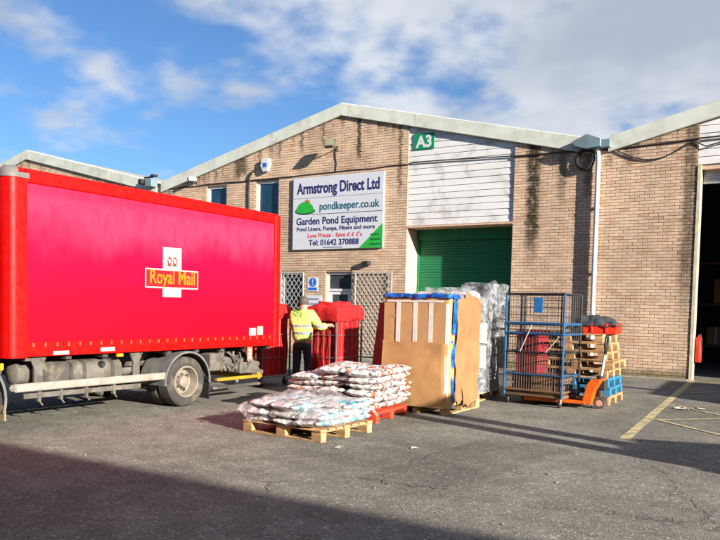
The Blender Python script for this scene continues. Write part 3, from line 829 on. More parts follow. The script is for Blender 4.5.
for k in range(3):
    for q in range(6 - k): b.box(SW - .44 + k * .02 + q * .07, SW - .39 + k * .02 + q * .07, -.0245, -.022, .09 + k * .14, .13 + k * .14)
b.obj('small_print', DGREEN_L, sg)
ell = lambda cx, cz, a, c, a0=0, a1=2 * math.pi, n=28: [(cx + a * math.cos(a0 + (a1 - a0) * i / n), cz + c * math.sin(a0 + (a1 - a0) * i / n)) for i in range(n + 1)]
MB().prism(ell(.46, 1.17, .38, .11)[:-1], -.0225, -.0205).obj('emblem_pool', DGREEN_L, sg)
MB().prism(ell(.46, 1.16, .33, .30, 0, math.pi) + ell(.46, 1.16, .33, .05, math.pi, 2 * math.pi)[1:-1], -.025, -.023).obj('emblem_mound', GREEN_L, sg)
fl = [(.50, 1.42), (.46, 1.52), (.52, 1.47), (.56, 1.545), (.59, 1.47), (.66, 1.51), (.62, 1.42)]
MB().prism(fl, -.0275, -.0255).obj('emblem_flower', YEL_LET, sg)
# green bay number
a3 = empty('number_sign', (-9.85, .02, 5.965)); tag(a3, 'green A3 number plate on the white boarding', 'sign')
MB().box(0, .655, -.012, .012, 0, .44, ch=.002).obj('panel', A3GREEN, a3)
text_obj('lettering', 'A3', .44, SIGNW, a3, (.085, -.0125, .065), FRONT, .016, width=.49)
# blue mandatory sign, white notice
ms = empty('safety_sign', (-13.38, -.02, 1.99)); tag(ms, 'small blue and white safety sign with exclamation mark', 'sign')
MB().box(0, .39, -.006, .008, 0, .42, ch=.001).obj('panel', SIGNW, ms)
MB().prism(ell(.195, .27, .135, .135)[:-1], -.0085, -.0065).obj('disc', BLUE_S, ms)
MB().prism([(.178, .36), (.212, .36), (.205, .245), (.185, .245)], -.011, -.009).prism(ell(.195, .205, .02, .02, n=12)[:-1], -.011, -.009).obj('exclamation_mark', SIGNW, ms)
MB().box(.03, .36, -.0085, -.0065, .03, .11).obj('text_band', BLUE_S, ms)
nb = empty('notice_board', (-13.46, -.02, 1.47)); tag(nb, 'white notice with two lines of blue print beside the door', 'notice')
MB().box(0, .62, -.006, .008, 0, .40, ch=.001).obj('panel', SIGNW, nb)
b = MB(); rng = random.Random(2)
for k, z in enumerate((.25, .10)):
    x = .12
    while x < .5:
        l = rng.uniform(.02, .05); b.box(x, x + l, -.0085, -.0065, z, z + .055); x += l + .014
b.obj('small_print', mat('faded_blue_print', (.12, .17, .32), .6), nb)
# floodlight with its conduit
fl = empty('floodlight', (-12.40, 0, 6.22)); tag(fl, 'square floodlight on a bracket above the company sign', 'floodlight')
Mx = Matrix.Translation((0, -.36, .10)) @ Matrix.Rotation(R(-28), 4, 'X')
o = MB().box(-.155, .155, -.07, .05, -.145, .145, Mx, ch=.02).obj('housing', LAMPG, fl)
MB().box(-.125, .125, -.076, -.0715, -.115, .115, Mx).obj('lens', mat('dusty_lens', (.25, .25, .17), .3), o)
MB().tube([(0, -.01, .02), (0, -.18, .02), (0, -.30, .06)], .018).box(-.05, .05, -.03, -.011, -.05, .09).obj('bracket', LAMPG, fl)
MB().tube([(.0, -.04, -.02), (-.03, -.03, -.18), (.01, -.025, -.4), (-.02, -.02, -.66)], .012, 6).obj('lead', CABLE, fl)
# alarm bell box, small lamp, cameras
al = MB().prism([(-.14, .21), (.13, .21), (.19, .05), (.10, -.19), (-.08, -.21), (-.19, -.02)], -.13, -.012); alo = al.obj('alarm_box', PIPEW); alo.location = (-15.05, 0, 5.95); bev(alo, .02, 2)
tag(alo, 'white alarm box high on the wall between the windows and the sign', 'alarm box')
MB().box(-.07, .07, -.136, -.131, -.06, .07).obj('badge', BLUE_S, alo)
cb = MB().tube([(-15.75, -.03, 5.50), (-15.75, -.05, 5.62), (-15.62, -.06, 5.78), (-15.56, -.04, 5.83)], .03, 8)
cbo = cb.tube([(-15.76, -.03, 5.52), (-15.78, -.03, 5.1), (-15.76, -.03, 4.4), (-15.76, -.03, 3.0)], .03, 8).obj('conduit', CABLE, smooth=True)
tag(cbo, 'black curved conduit running down beside the upper window', 'conduit')
def cctv(loc, rz, label):
    e = empty('security_camera', loc, rz); tag(e, label, 'camera')
    MB().box(-.08, .08, -.34, -.06, .0, .12, ch=.015).obj('housing', PIPEW, e)
    MB().lathe([(-.345, .0), (-.35, .045), (-.34, .05)], (0, 0, .06), 'y', 14).obj('lens', BLACK, e)
    MB().tube([(0, -.012, -.02), (0, -.10, -.02), (0, -.14, .01)], .02).box(-.05, .05, -.03, -.011, -.07, .05).obj('bracket', LAMPG, e)
cctv((-18.05, 0, 5.66), R(-25), 'small white camera on the brick below the left roof slope')
lb = empty('junction_box', (-20.1, -.02, 5.58)); tag(lb, 'grey box with a dark camera at the roof valley above the lorry', 'junction box')
MB().box(-.17, .17, -.30, 0, 0, .30, ch=.02).obj('housing', STEELBLUE, lb)
MB().box(-.42, -.20, -.40, -.1, .10, .28, ch=.03).box(-.25, .05, -.25, -.10, .30, .36).box(.1, .30, -.3, -.1, .34, .42, ch=.02).obj('camera_head', BLACK, lb)
MB().tube([(-.2, -.2, .2), (-.1, -.2, .34), (.2, -.2, .38)], .02).obj('bracket', BLACK, lb)
pl = MB().box(-11.36, -11.13, -.16, -.011, 2.75, 2.88, ch=.02).obj('bulkhead_lamp', BLACK); tag(pl, 'small black lamp on the wall above the lattice gate', 'lamp')
# black cable along the fronts, slung cable and the hanging coil
def wob(pts, amp=.012, step=.5, seed=1):
    out = []
    for a, b_ in zip(pts[:-1], pts[1:]):
        a = Vector(a); b_ = Vector(b_); k = max(1, int((b_ - a).length / step))
        for i in range(k):
            q = a.lerp(b_, i / k); out.append(q + Vector((0, 0, amp * mn.noise(q * 1.7 + Vector((seed, 0, 0))))))
    out.append(Vector(pts[-1])); return out
cbl = MB().tube(wob([(-19.7, -.025, 5.50), (-14.6, -.025, 5.53), (-12.3, -.025, 5.57), (-10.0, -.025, 5.575), (-9.84, -.01, 5.62), (-6.87, -.01, 5.56), (-6.83, -.03, 5.54), (-5.2, -.03, 5.50)], .03), .017, 6).obj('wall_cable', CABLE)
tag(cbl, 'black cable clipped along the brick front above the company sign', 'cable')
cbl = MB().tube(wob([(-4.6, -.03, 5.48), (-2.46, -.03, 5.55), (-1.5, -.02, 5.57), (3, -.02, 5.6)], .02), .020, 6).obj('wall_cable', CABLE)
tag(cbl, 'straight black cable along the top of the right-hand pier', 'cable')
sag = [(-4.3 + 1.75 * t_, -.04, 5.46 - .30 * math.sin(math.pi * min(1, t_ * 1.03)) + .10 * max(0, t_ - .6)) for t_ in np.linspace(0, 1, 20)] + [(-2.3, -.04, 5.36), (-1.4, -.04, 5.55)]
cbl = MB().tube(sag, .016, 6).obj('slack_cable', CABLE); tag(cbl, 'slack black cable sagging across the right-hand brick pier', 'cable')
co = MB(); rng = random.Random(4)
for k in range(7):
    rr = .225 + rng.uniform(-.03, .02); ph = rng.uniform(0, 6)
    co.tube([(-5.0 + rr * .95 * math.cos(t_) + .01 * math.sin(3 * t_ + ph), -.04 - .018 * k + .01 * math.sin(2 * t_ + ph), 5.28 + rr * math.sin(t_) * 1.08) for t_ in np.linspace(0, 2 * math.pi, 40)[:-1]], .015, 6, closed=True)
coo = co.obj('cable_coil', CABLE); tag(coo, 'black coil of cable hanging under the roof valley', 'cable coil')
MB().box(-5.06, -4.94, -.12, -.01, 5.46, 5.52).obj('hook', BLACK, coo)

# ------------------------------------------------------------------ the red mail lorry
# local frame: x = 0 is the side facing the yard (body towards -x), +y runs to the tail, y = 0 at the rear axle
lor = empty('mail_lorry', (-7.826, -10.743, 0), R(-1.5))
tag(lor, 'red mail lorry with box body reversed towards the units', 'lorry')
BW, Y0, Y1, Z0, Z1 = 2.36, -2.80, 2.10, .85, 3.05
bx = MB().box(-BW + .02, -.014, Y0 + .03, Y1 - .02, Z0 + .03, Z1 - .05)
box_o = bx.obj('box_body', RED, lor)
sp = MB(); ny, nz = 60, 24; vs = []; fs = []
for i in range(ny + 1):
    for j in range(nz + 1):
        y = Y0 + .25 + (Y1 - .16 - Y0 - .25) * i / ny; z = Z0 + .175 + (Z1 - .155 - Z0 - .175) * j / nz
        vs.append((-.010 + .0025 * mn.noise(Vector((y * 1.3, z * 1.5, 0))), y, z))
for i in range(ny):
    for j in range(nz):
        a = i * (nz + 1) + j; fs.append((a, a + nz + 1, a + nz + 2, a + 1))
spo = sp.add(vs, fs).obj('side_panel', PANEL, lor, smooth=True)
sp2 = put('side_panel', spo.data, lor, (-BW, 0, 0)); sp2.scale = (-1, 1, 1)
MB().box(-BW + .25, -.25, Y0 - .004, Y0 + .028, Z0 + .1, Z1 - .22).obj('front_panel', PANEL, lor)
# rails and posts
for sx in (0, 1):
    X = (lambda a: a) if sx == 0 else (lambda a: -BW - a)
    def bb(x0, x1, *r, **k):
        a, c = sorted((X(x0), X(x1))); return MB().box(a, c, *r, **k)
    tr = bb(-.05, .012, Y0 + .24, Y1 - .14, Z1 - .160, Z1, ch=.012).obj('top_rail', RED_RAIL, lor)
    br = bb(-.05, .010, Y0 + .24, Y1 - .14, Z0, Z0 + .178, ch=.008).obj('bottom_rail', RED_RAIL, lor)
    rv = MB()
    for y in np.arange(Y0 + .32, Y1 - .2, .16):
        a, c = sorted((X(.010), X(.018))); rv.box(a, c, y - .012, y + .012, Z0 + .115, Z0 + .165, ch=.003)
    q = rv.obj('rivet_row', mat('worn_rivet', (.32, .06, .045), .6, var=.4, vs_=9.), br); q['kind'] = 'stuff'
    # rounded front corner post
    rad = .125; cx = X(.012 - rad); pts = []
    for i in range(11):
        th = math.pi / 2 * i / 10
        pts.append((cx + (rad if sx == 0 else -rad) * math.cos(th), Y0 + rad - rad * math.sin(th)))
    poly = pts + [(cx - (.06 if sx == 0 else -.06), Y0), (cx - (.06 if sx == 0 else -.06), Y0 + .07), (X(-.05), Y0 + .245), (X(.012), Y0 + .245)]
    po = MB().prism(poly, Z0 - .01, Z1 - .10, 'xy').obj('corner_post', RED_RAIL, lor, smooth=True, ang=40)
    ph = MB()
    for k in range(2): ph.box(*sorted((X(.012), X(.018))), Y0 + .05 + rad, Y0 + .075 + rad, Z0, Z1 - .12)
    # grey cast cap on the top corner
    c_ = MB(); prof = []
    for (k, rr, zz) in ((0, rad + .012, Z1 - .115), (1, rad + .014, Z1 - .03), (2, rad * .8, Z1 + .012), (3, rad * .2, Z1 + .025)): prof.append((rr, zz))
    n_ = 10; vs = []; fs = []
    for (rr, zz) in prof:
        for i in range(n_ + 1):
            th = math.pi / 2 * i / n_
            vs.append((cx + (rr if sx == 0 else -rr) * math.cos(th), Y0 + rad - rr * math.sin(th), zz))
    for k in range(3):
        for i in range(n_): fs.append((k * (n_ + 1) + i, k * (n_ + 1) + i + 1, (k + 1) * (n_ + 1) + i + 1, (k + 1) * (n_ + 1) + i))
    c_.add(vs, fs).box(*sorted((X(.013), X(.020))), Y0 + rad - .01, Y0 + rad + .14, Z1 - .115, Z1 - .055).obj('corner_cap', GREYCAP, lor, smooth=True, ang=50)
    pr2 = bb(-.10, .014, Y1 - .135, Y1, Z0 - .01, Z1 - .012, ch=.02).obj('rear_post', RED_RAIL, lor)
MB().box(-BW + .1, -.1, Y0 + .01, Y0 + .2, Z1 - .20, Z1 - .004, ch=.03).obj('front_rail', RED_RAIL, lor)
MB().box(-BW + .03, -.03, Y0 + .15, Y1 - .01, Z1 - .04, Z1 + .008, ch=.01).obj('roof', RED_RAIL, lor)
MB().box(-BW + .1, -.1, Y1 - .05, Y1 - .005, Z0, Z1 - .1).obj('rear_door', RED, lor)
# marker tags and stickers
for (y, z, w_, h, mt_) in ((-2.11, .885, .22, .045, WHITEST), (-1.42, .905, .22, .05, WHITEST), (1.425, 1.085, .16, .125, WHITEST), (1.61, 1.105, .14, .14, mat('cream_label', (.62, .45, .25), .6))):
    x = .0118 if z < 1 else -.004
    MB().box(x, x + .004, y - w_ / 2, y + w_ / 2, z - h / 2, z + h / 2).obj('sticker', mt_, lor)
MB().box(-.03, .008, -1.26, -1.16, Z0 - .055, Z0 - .012, ch=.006).obj('side_marker', ORANGE_L, lor)
# the emblem on the side: white upright, red lettered bar, cypher
def on_side(y, z, x=.0): return (x, y, z)
SIDE = (math.pi / 2, 0, math.pi / 2)
lg_ = MB().box(-.005, -.001, -.48, -.135, 1.61, 2.31).obj('emblem_upright', WHITEST, lor)
MB().box(-.0005, .0015, -.80, .195, 1.73, 2.00).obj('emblem_border', WHITEST, lor)
MB().box(.002, .0035, -.782, .177, 1.748, 1.982).obj('emblem_bar', RED_LOGO, lor)
text_obj('lettering', 'Royal Mail', .275, YEL_LET, lor, (.004, -.715, 1.798), SIDE, .0045, width=.84)
cy_ = MB()
for dy in (-.055, .045):
    cy_.tube([(-.0005, -.305 + dy + .035 * math.cos(t_), 2.12 + .045 * math.sin(t_)) for t_ in np.linspace(0, 2 * math.pi, 12)[:-1]], .012, 5, closed=True)
    cy_.box(-.001, .002, -.305 + dy - .04, -.305 + dy + .04, 2.045, 2.066).box(-.001, .002, -.305 + dy - .035, -.305 + dy - .015, 2.06, 2.12).box(-.001, .002, -.305 + dy - .01, -.305 + dy + .01, 2.16, 2.19)
cy_.obj('emblem_cypher', CYPHER, lor)

# chassis
ch = MB()
for x in (-.62, -1.62): ch.box(x - .04, x + .04, -4.6, 1.9, .60, .80)
for y in (-4.3, -3.0, -1.6, -.6, .6, 1.7): ch.box(-1.58, -.66, y - .05, y + .05, .62, .78)
ch.obj('chassis_rail', CHASSIS, lor)
b = MB()
for y in np.arange(Y0 + .3, Y1, .55): b.box(-BW + .06, -.06, y - .04, y + .04, .795, .852)
b.obj('cross_bearer', CHASSIS, lor)
MB().lathe([(-.2, .0), (-.19, .13), (-.1, .2), (.1, .2), (.19, .13), (.2, .0)], (-1.12, 0, .40), 'x', 18).tube([(-2.1, 0, .37), (-.3, 0, .37)], .075, 12).obj('rear_axle', CHASSIS, lor, smooth=True)
MB().tube([(-1.1, .1, .42), (-1.1, -2.6, .62)], .05, 10).obj('propshaft', CHASSIS, lor)
def wheel(x, y, side=1, deep=True, dual=True):
    """outer face towards +x when side = 1"""
    def P(q): return [(h * side, r) for h, r in q]
    w_ = MB().lathe(P([(-.24, .24), (-.245, .33), (-.215, .365), (-.12, .371), (-.03, .365), (-.004, .335), (-.003, .30), (-.012, .245), (-.03, .225)]), (x, y, .371), 'x', 48).obj('wheel', RUBBER, lor, smooth=True)
    if dual:
        MB().lathe(P([(-.52, .24), (-.525, .33), (-.495, .365), (-.40, .371), (-.31, .365), (-.285, .335), (-.285, .24), (-.4, .22)]), (x, y, .371), 'x', 40).obj('tyre', RUBBER, w_, smooth=True)
    b = MB()
    if deep: b.lathe(P([(-.022, .238), (-.004, .226), (-.008, .21), (-.05, .198), (-.135, .185), (-.15, .165), (-.145, .12), (-.13, .10), (-.06, .085), (-.05, .07), (-.05, .0)]), (x, y, .371), 'x', 36)
    else: b.lathe(P([(-.022, .238), (-.004, .226), (-.01, .205), (-.04, .19), (-.03, .15), (.03, .11), (.05, .08), (.06, .0)]), (x, y, .371), 'x', 36)
    b.obj('rim', RIM, w_, smooth=True)
    h = MB()
    for k in range(4):
        th = k * math.pi / 2 + .5
        h.lathe([(-.002 * side, .0), (0, .030), (-.02 * side, .030)], (x - .142 * side, y + .145 * math.cos(th), .371 + .145 * math.sin(th)), 'x', 10)
    h.obj('vent_hole', BLACK, w_)
    nts = MB()
    for k in range(8):
        th = k * math.pi / 4
        nts.tube([(x - .135 * side, y + .105 * math.cos(th), .371 + .105 * math.sin(th)), (x - .10 * side, y + .105 * math.cos(th), .371 + .105 * math.sin(th))], .013, 6)
    nts.obj('wheel_nut', CHASSIS, w_)
    return w_
wheel(-.02, .02, 1); wheel(-BW + .02, .02, -1)
wheel(-.10, -3.33, 1, False, False); wheel(-BW + .10, -3.33, -1, False, False)
def arch(x0, x1, yc, zc, rad, a0, a1, name='mudguard', lip=.03):
    n_ = 22; vs = []; fs = []
    for i in range(n_ + 1):
        th = a0 + (a1 - a0) * i / n_; c_, s_ = math.cos(th), math.sin(th)
        for (x, r) in ((x0, rad), (x1, rad), (x1, rad - lip), (x1 - .012, rad - lip), (x1 - .012, rad - .012), (x0, rad - .012)):
            vs.append((x, yc + r * c_, zc + r * s_))
    for i in range(n_):
        for j in range(6): fs.append((i * 6 + j, i * 6 + (j + 1) % 6, (i + 1) * 6 + (j + 1) % 6, (i + 1) * 6 + j))
    fs += [tuple(range(6)), tuple(range(n_ * 6, n_ * 6 + 6))]
    return MB().add(vs, fs).obj(name, MUDG, lor, smooth=True, ang=40)
arch(-.52, .005, .02, .371, .455, R(-4), R(184)); arch(-BW - .005, -BW + .5, .02, .371, .455, R(-4), R(184))
MB().box(-.48, -.01, .455, .475, .08, .40).box(-.48, -.01, .44, .465, .36, .42).obj('mudflap', BLACK, lor)
arch(-.52, -.005, -3.33, .371, .53, R(-18), R(192)); arch(-BW + .005, -BW + .52, -3.33, .371, .53, R(-18), R(192))
MB().box(-.50, -.006, -2.835, -2.815, .12, .30).obj('mudflap', mat('dusty_flap', (.22, .17, .10), .8, var=.3), lor)
MB().box(-.05, -.006, -2.885, -2.835, .71, .79, ch=.01).obj('side_marker', ORANGE_L, lor)
# side guard
sgd = MB().tube([(-.16, -2.60, .485), (-.06, -2.69, .485), (-.03, -2.66, .485)], .045, 8)
sgd.box(-.055, -.010, -2.70, -.39, .435, .535, ch=.012)
gd = sgd.obj('side_guard', ALUGUARD, lor)
for y in (-2.37, -.89):
    MB().box(-.09, -.057, y - .055, y + .055, .46, .85).prism([(y - .11, .84), (y + .11, .84), (y + .05, .70), (y - .05, .70)], -.085, -.06, 'yz').obj('guard_bracket', DUSTGREY, gd)
b = MB().box(-.10, -.07, -2.55, -.8, .345, .405)
for y in (-2.35, -2.05, -1.68, -1.25): b.box(-.11, -.06, y - .02, y + .02, .30, .45).tube([(-.08, y, .31), (-.08, y + .05, .25)], .012, 5)
b.obj('lower_rail', DUSTGREY, gd)
# air tanks, battery box, fuel tank
MB().lathe([(-.13, 0), (-.12, .08), (-.09, .135), (.09, .135), (.12, .08), (.13, 0)], (-.34, -2.45, .63), 'y', 20).obj('air_tank', DUSTGREY, lor, smooth=True)
b = MB().box(-.55, -.14, -2.24, -1.86, .49, .76, ch=.03); b.obj('battery_box', CHASSIS, lor)
ft = MB()
n_ = 28; prof = []
for i in range(n_):
    th = 2 * math.pi * i / n_; c_, s_ = math.cos(th), math.sin(th)
    prof.append((-.36 + .25 * abs(c_) ** .6 * math.copysign(1, c_), .605 + .165 * abs(s_) ** .6 * math.copysign(1, s_)))
vs = []
for (y, k) in ((-1.83, .9), (-1.80, 1), (-1.10, 1), (-1.07, .9)): vs += [(-.36 + (a + .36) * k, y, .605 + (b_ - .605) * k) for a, b_ in prof]
fs = [tuple(range(n_)), tuple(range(3 * n_, 4 * n_))] + [(q * n_ + i, q * n_ + (i + 1) % n_, (q + 1) * n_ + (i + 1) % n_, (q + 1) * n_ + i) for q in range(3) for i in range(n_)]
fto = ft.add(vs, fs).obj('fuel_tank', DUSTGREY, lor, smooth=True, ang=50)
for y in (-1.68, -1.24):
    b = MB(); b.add([(-.36 + (a + .36) * 1.02, y + dy, .605 + (c_ - .605) * 1.03) for dy in (-.03, .03) for a, c_ in prof], [(i, (i + 1) % n_, (i + 1) % n_ + n_, i + n_) for i in range(n_)])
    b.obj('tank_strap', CHASSIS, fto)
MB().lathe([(0, 0), (.04, .04), (.0, .05)], (-.12, -1.42, .70), 'x', 14).obj('filler_cap', BLACK, fto)
MB().lathe([(-.28, 0), (-.27, .10), (.27, .10), (.28, 0)], (-.75, -.75, .55), 'y', 16).obj('silencer', DUSTGREY, lor, smooth=True)
# tail-lift gear under the tail
MB().box(-.50, -.12, .60, .90, .48, .76, ch=.02).obj('pump_box', DUSTGREY, lor)
b = MB(); rng = random.Random(11)
for k in range(9):
    y = .92 + k * .075; b.tube([(-.25 + rng.uniform(-.1, .1), y, .78), (-.2 + rng.uniform(-.1, .1), y + rng.uniform(-.08, .08), .62), (-.2, y + rng.uniform(-.1, .1), .46)], rng.uniform(.012, .028), 6)
b.tube([(-.3, .9, .66), (-.3, 1.9, .52)], .05, 10).tube([(-.22, 1.0, .60), (-.2, 1.55, .42), (-.2, 1.9, .40)], .035, 8)
b.obj('hydraulic_hose', DUSTGREY, lor)
b = MB().box(-.42, -.12, 1.28, 1.46, .40, .66, ch=.02).prism([(1.45, .70), (1.66, .66), (1.95, .36), (1.84, .28), (1.5, .46)], -.32, -.22, 'yz'); b.obj('lift_arm', DUSTGREY, lor)
b = MB().box(-.10, -.03, .66, 1.72, .325, .375, ch=.008); b.obj('underrun_bar', YELLOW, lor)
MB().box(-BW + .15, -.15, 1.74, 1.82, .28, .40, ch=.01).obj('rear_bumper', YELLOW, lor)
MB().box(-.14, -.05, .60, 1.70, .20, .245, ch=.008).obj('lower_bar', CHASSIS, lor)
MB().box(-.02, -.012, 1.32, 1.44, .62, .84).obj('warning_plate', mat('orange_plate', (.55, .14, .06), .5), lor)
b = MB()
for k in range(3): b.box(-.0118, -.006, 1.345, 1.415, .65 + k * .06, .69 + k * .06)
b.obj('warning_mark', WHITEST, lor)
MB().box(-BW + .1, -.1, Y1 + .02, Y1 + .07, .86, 2.5, ch=.01).obj('tail_lift_platform', GREYCAP, lor)
# cab (out of the picture on the left)
cabp = [(-2.98, .55), (-2.98, 2.45), (-3.2, 2.52), (-4.2, 2.48), (-4.62, 1.55), (-4.66, .55), (-3.98, .55), (-3.90, .80), (-3.42, .98), (-3.05, .90)]
cb_ = MB().prism(cabp, -BW + .1, -.1, 'yz').obj('cab', RED, lor); bev(cb_, .05, 3)
MB().prism([(-3.25, 1.55), (-3.25, 2.22), (-4.15, 2.22), (-4.42, 1.55)], -.099, -.09, 'yz').obj('side_window', GLASSD, lor)
MB().box(-.098, -.085, -4.35, -3.2, .75, 1.45, ch=.005).obj('cab_door', RED, lor)
ws = MB().add([(-BW + .22, -4.235, 2.35), (-.22, -4.235, 2.35), (-.22, -4.625, 1.58), (-BW + .22, -4.625, 1.58)], [(0, 1, 2, 3)]).obj('windscreen', GLASSD, lor)
for x in (-.3, -BW + .3): MB().box(x - .14, x + .14, -4.69, -4.66, .72, .9, ch=.01).obj('headlight', WHITEST, lor)
MB().box(-BW + .1, -.1, -4.76, -4.62, .35, .66, ch=.03).obj('bumper', CHASSIS, lor)
MB().box(.02, .14, -4.35, -4.28, 1.6, 2.1, ch=.02).tube([(-.1, -4.2, 2.2), (.08, -4.3, 2.15)], .015).obj('mirror', BLACK, lor)

# ------------------------------------------------------------------ pallets
PM = {}
def pmesh(key, lx, ly, lz, mt_):
    k = (key, mt_.name)
    if k not in PM: PM[k] = MB().box(-lx / 2, lx / 2, -ly / 2, ly / 2, -lz / 2, lz / 2, ch=.003).mesh(key, mt_)
    return PM[k]
PL_L, PL_W, PL_H = 1.2, 1.0, .144
def pallet(loc, rz, mt_, label, group=None, seed=0, deck=None):
    e = empty('pallet', loc, rz); tag(e, label, 'pallet', group)
    rng = random.Random(seed); deck = deck or mt_
    j = lambda a=.004: rng.uniform(-a, a)
    for y in (-.45, 0, .45): put('bottom_board', pmesh('bottom_board', 1.2, .10, .02, mt_), e, (j(), y + j(), .010), (0, 0, j(.006)))
    for x in (-.53, 0, .53):
        for y in (-.45, 0, .45): put('block', pmesh('block', .14, .098, .086, mt_), e, (x + j(), y + j(.003), .0635), (0, 0, j(.02)))
    for x in (-.53, 0, .53): put('bearer', pmesh('bearer', .135, 1.0, .018, mt_), e, (x + j(), j(), .116), (0, 0, j(.005)))
    for k in range(7):
        y = -.45 + .9 * k / 6
        put('deck_board', pmesh('deck_board', 1.2, .115, .018, deck), e, (j(.006), y + j(.004), .1345), (j(.01), 0, j(.006)))
    return e

# ------------------------------------------------------------------ sacks
def sack_mesh(name, lx, ly, lz, seed, mt_, nu=26, nv=18):
    vs = []; uv = []; fs = []
    def hgt(u, v): return max(0., (1 - abs(u) ** 3.2)) ** .55 * max(0., (1 - abs(v) ** 3.6)) ** .55
    for side in (1, -1):
        o = len(vs)
        for i in range(nu + 1):
            u = -1 + 2 * i / nu
            for k in range(nv + 1):
                v = -1 + 2 * k / nv
                h = hgt(u, v)
                q = Vector((u * lx * 1.6, v * ly * 1.6, side * 2 + seed * 7.3))
                wr = mn.fractal(q * 2.4, .8, 2.1, 4) * .020 + mn.noise(q * 7) * .007
                # corner pulls in, seam flutes at the short ends
                px = u * lx / 2 * (1 - .05 * v * v); py = v * ly / 2 * (1 - .05 * u * u)
                flute = (.020 * mn.noise(Vector((v * 3.1, seed * 3, 1))) + .006 * mn.noise(Vector((v * 9, seed, 2)))) * abs(u) ** 5 + (.016 * mn.noise(Vector((u * 3.3, seed * 5, 4))) + .006 * mn.noise(Vector((u * 9, seed, 7)))) * abs(v) ** 5
                z = side * h * lz / 2 * (1.0 if side > 0 else .92) + (wr * h if side > 0 else wr * h * .6) + flute
                vs.append((px, py, z)); uv.append((i / nu, k / nv))
        for i in range(nu):
            for k in range(nv):
                a = o + i * (nv + 1) + k; f_ = (a, a + nv + 1, a + nv + 2, a + 1)
                fs.append(f_ if side > 0 else f_[::-1])
    me = bpy.data.meshes.new(name); me.from_pydata(vs, [], fs)
    l = me.uv_layers.new(name='UVMap')
    for li, lp in enumerate(me.loops): l.data[li].uv = uv[lp.vertex_index]
    me.materials.append(mt_)
    me.polygons.foreach_set('use_smooth', [True] * len(me.polygons)); me.update()
    return me
ORD = ['bottom', 'second lowest', 'third lowest', 'third highest', 'second highest', 'top']
# pallet of brown-print sacks on the red pallet
PB = Vector((-5.50, -9.83, 0)); RB = R(4)
pallet((PB.x, PB.y, 0), RB, WOODR, 'red painted pallet under the stack of brown-print sacks', seed=5)
SB = [sack_mesh('sack', .60, .42, .112, k, BAG_B) for k in range(6)]
rng = random.Random(21)
MBm = Matrix.Translation((PB.x, PB.y, 0)) @ Matrix.Rotation(RB, 4, 'Z')
lay_h = .090
POSB = [('front right', .36, -.31), ('front centre', -.06, -.31), ('front left', -.50, -.32), ('middle right', .36, .10), ('middle centre', -.05, .10), ('middle left', -.52, .08), ('back right', .37, .42), ('back left', -.30, .45)]
for L in range(6):
    for i, (nm, x, y) in enumerate(POSB):
        if L == 5 and nm in ('front left', 'middle left'): continue
        end_on = ('right' in nm) or ((L + i) % 3 == 0)
        rz = (R(90) if end_on else 0) if nm != 'back left' else 0
        P_ = MBm @ Vector((x + rng.uniform(-.025, .025), y + rng.uniform(-.02, .02), (.144 + .050 + L * lay_h) + (.02 if 'centre' in nm else 0) + rng.uniform(-.008, .008)))
        o = put('sack', SB[(L * 5 + i * 7) % 6], None, P_, (rng.uniform(-.06, .06), rng.uniform(-.05, .05), RB + rz + (math.pi if rng.random() < .5 else 0) + rng.uniform(-.08, .08)))
        o.scale = (rng.uniform(.96, 1.05), rng.uniform(.96, 1.04), rng.uniform(.98, 1.12))
        tag(o, f'white brown-print sack on the red pallet, {ORD[L]} layer, {nm}', 'sack', 'sacks stacked on the red pallet')
# pallet of turquoise-print sacks under clear film, in front
PA = Vector((-5.19, -11.37, 0)); RA = R(-4)
pallet((PA.x, PA.y, 0), RA, WOOD, 'natural wood pallet under the film-covered turquoise-print sacks', seed=8)
SA = [sack_mesh('sack', .62, .43, .105, 20 + k, BAG_A) for k in range(4)]
MAm = Matrix.Translation((PA.x, PA.y, 0)) @ Matrix.Rotation(RA, 4, 'Z')
for L in range(3):
    for (nm, x, y) in (('front left', -.36, -.26), ('front centre', .05, -.27), ('front right', .40, -.26), ('back left', -.34, .22), ('back centre', .06, .24), ('back right', .40, .22)):
        if L == 2 and nm in ('front right',): continue
        sc = .97 if L == 2 else 1
        P_ = MAm @ Vector((x * sc + rng.uniform(-.02, .02), y * sc + rng.uniform(-.02, .02), (.144 + .045 + L * .082) + rng.uniform(-.006, .006)))
        o = put('sack', SA[rng.randrange(4)], None, P_, (rng.uniform(-.07, .07), rng.uniform(-.07, .07), RA + R(90) + (math.pi if rng.random() < .5 else 0) + rng.uniform(-.12, .12)))
        o.scale = (rng.uniform(.86, .95), rng.uniform(.95, 1.05), 1.0)
        tag(o, f'white turquoise-print sack under clear film, {["bottom", "middle", "top"][L]} layer, {nm}', 'sack', 'sacks under clear film on the front pallet')
FILM = film_mat('clear_film', .24, (.50, .46, .46), 6.)
vs = []; fs = []; NX, NY = 64, 54
for i in range(NX + 1):
    for k in range(NY + 1):
        u = -1 + 2 * i / NX; v = -1 + 2 * k / NY
        x = u * .665; y = v * .565
        e_ = max(abs(u) ** 6, abs(v) ** 6)
        top = .445 + .06 * mn.noise(Vector((x * 2.2, y * 2.2, 3))) + .05 * math.exp(-((x + .25) ** 2 + (y - .35) ** 2) * 7)
        top += .030 * mn.fractal(Vector((x * 6, y * 6, 1)), .7, 2, 4)
        drop = (.20 if u > -.2 else .27) * e_ * (1 + .5 * mn.noise(Vector((x * 4, y * 4, 9))))
        if u < -.5: x -= .05 * mn.noise(Vector((y * 5, 2, 1)))
        vs.append((x * (1 - .06 * (1 - e_) * 0), y, top - drop - (.04 if u > .5 else 0)))
for i in range(NX):
    for k in range(NY):
        a = i * (NY + 1) + k; fs.append((a, a + NY + 1, a + NY + 2, a + 1))
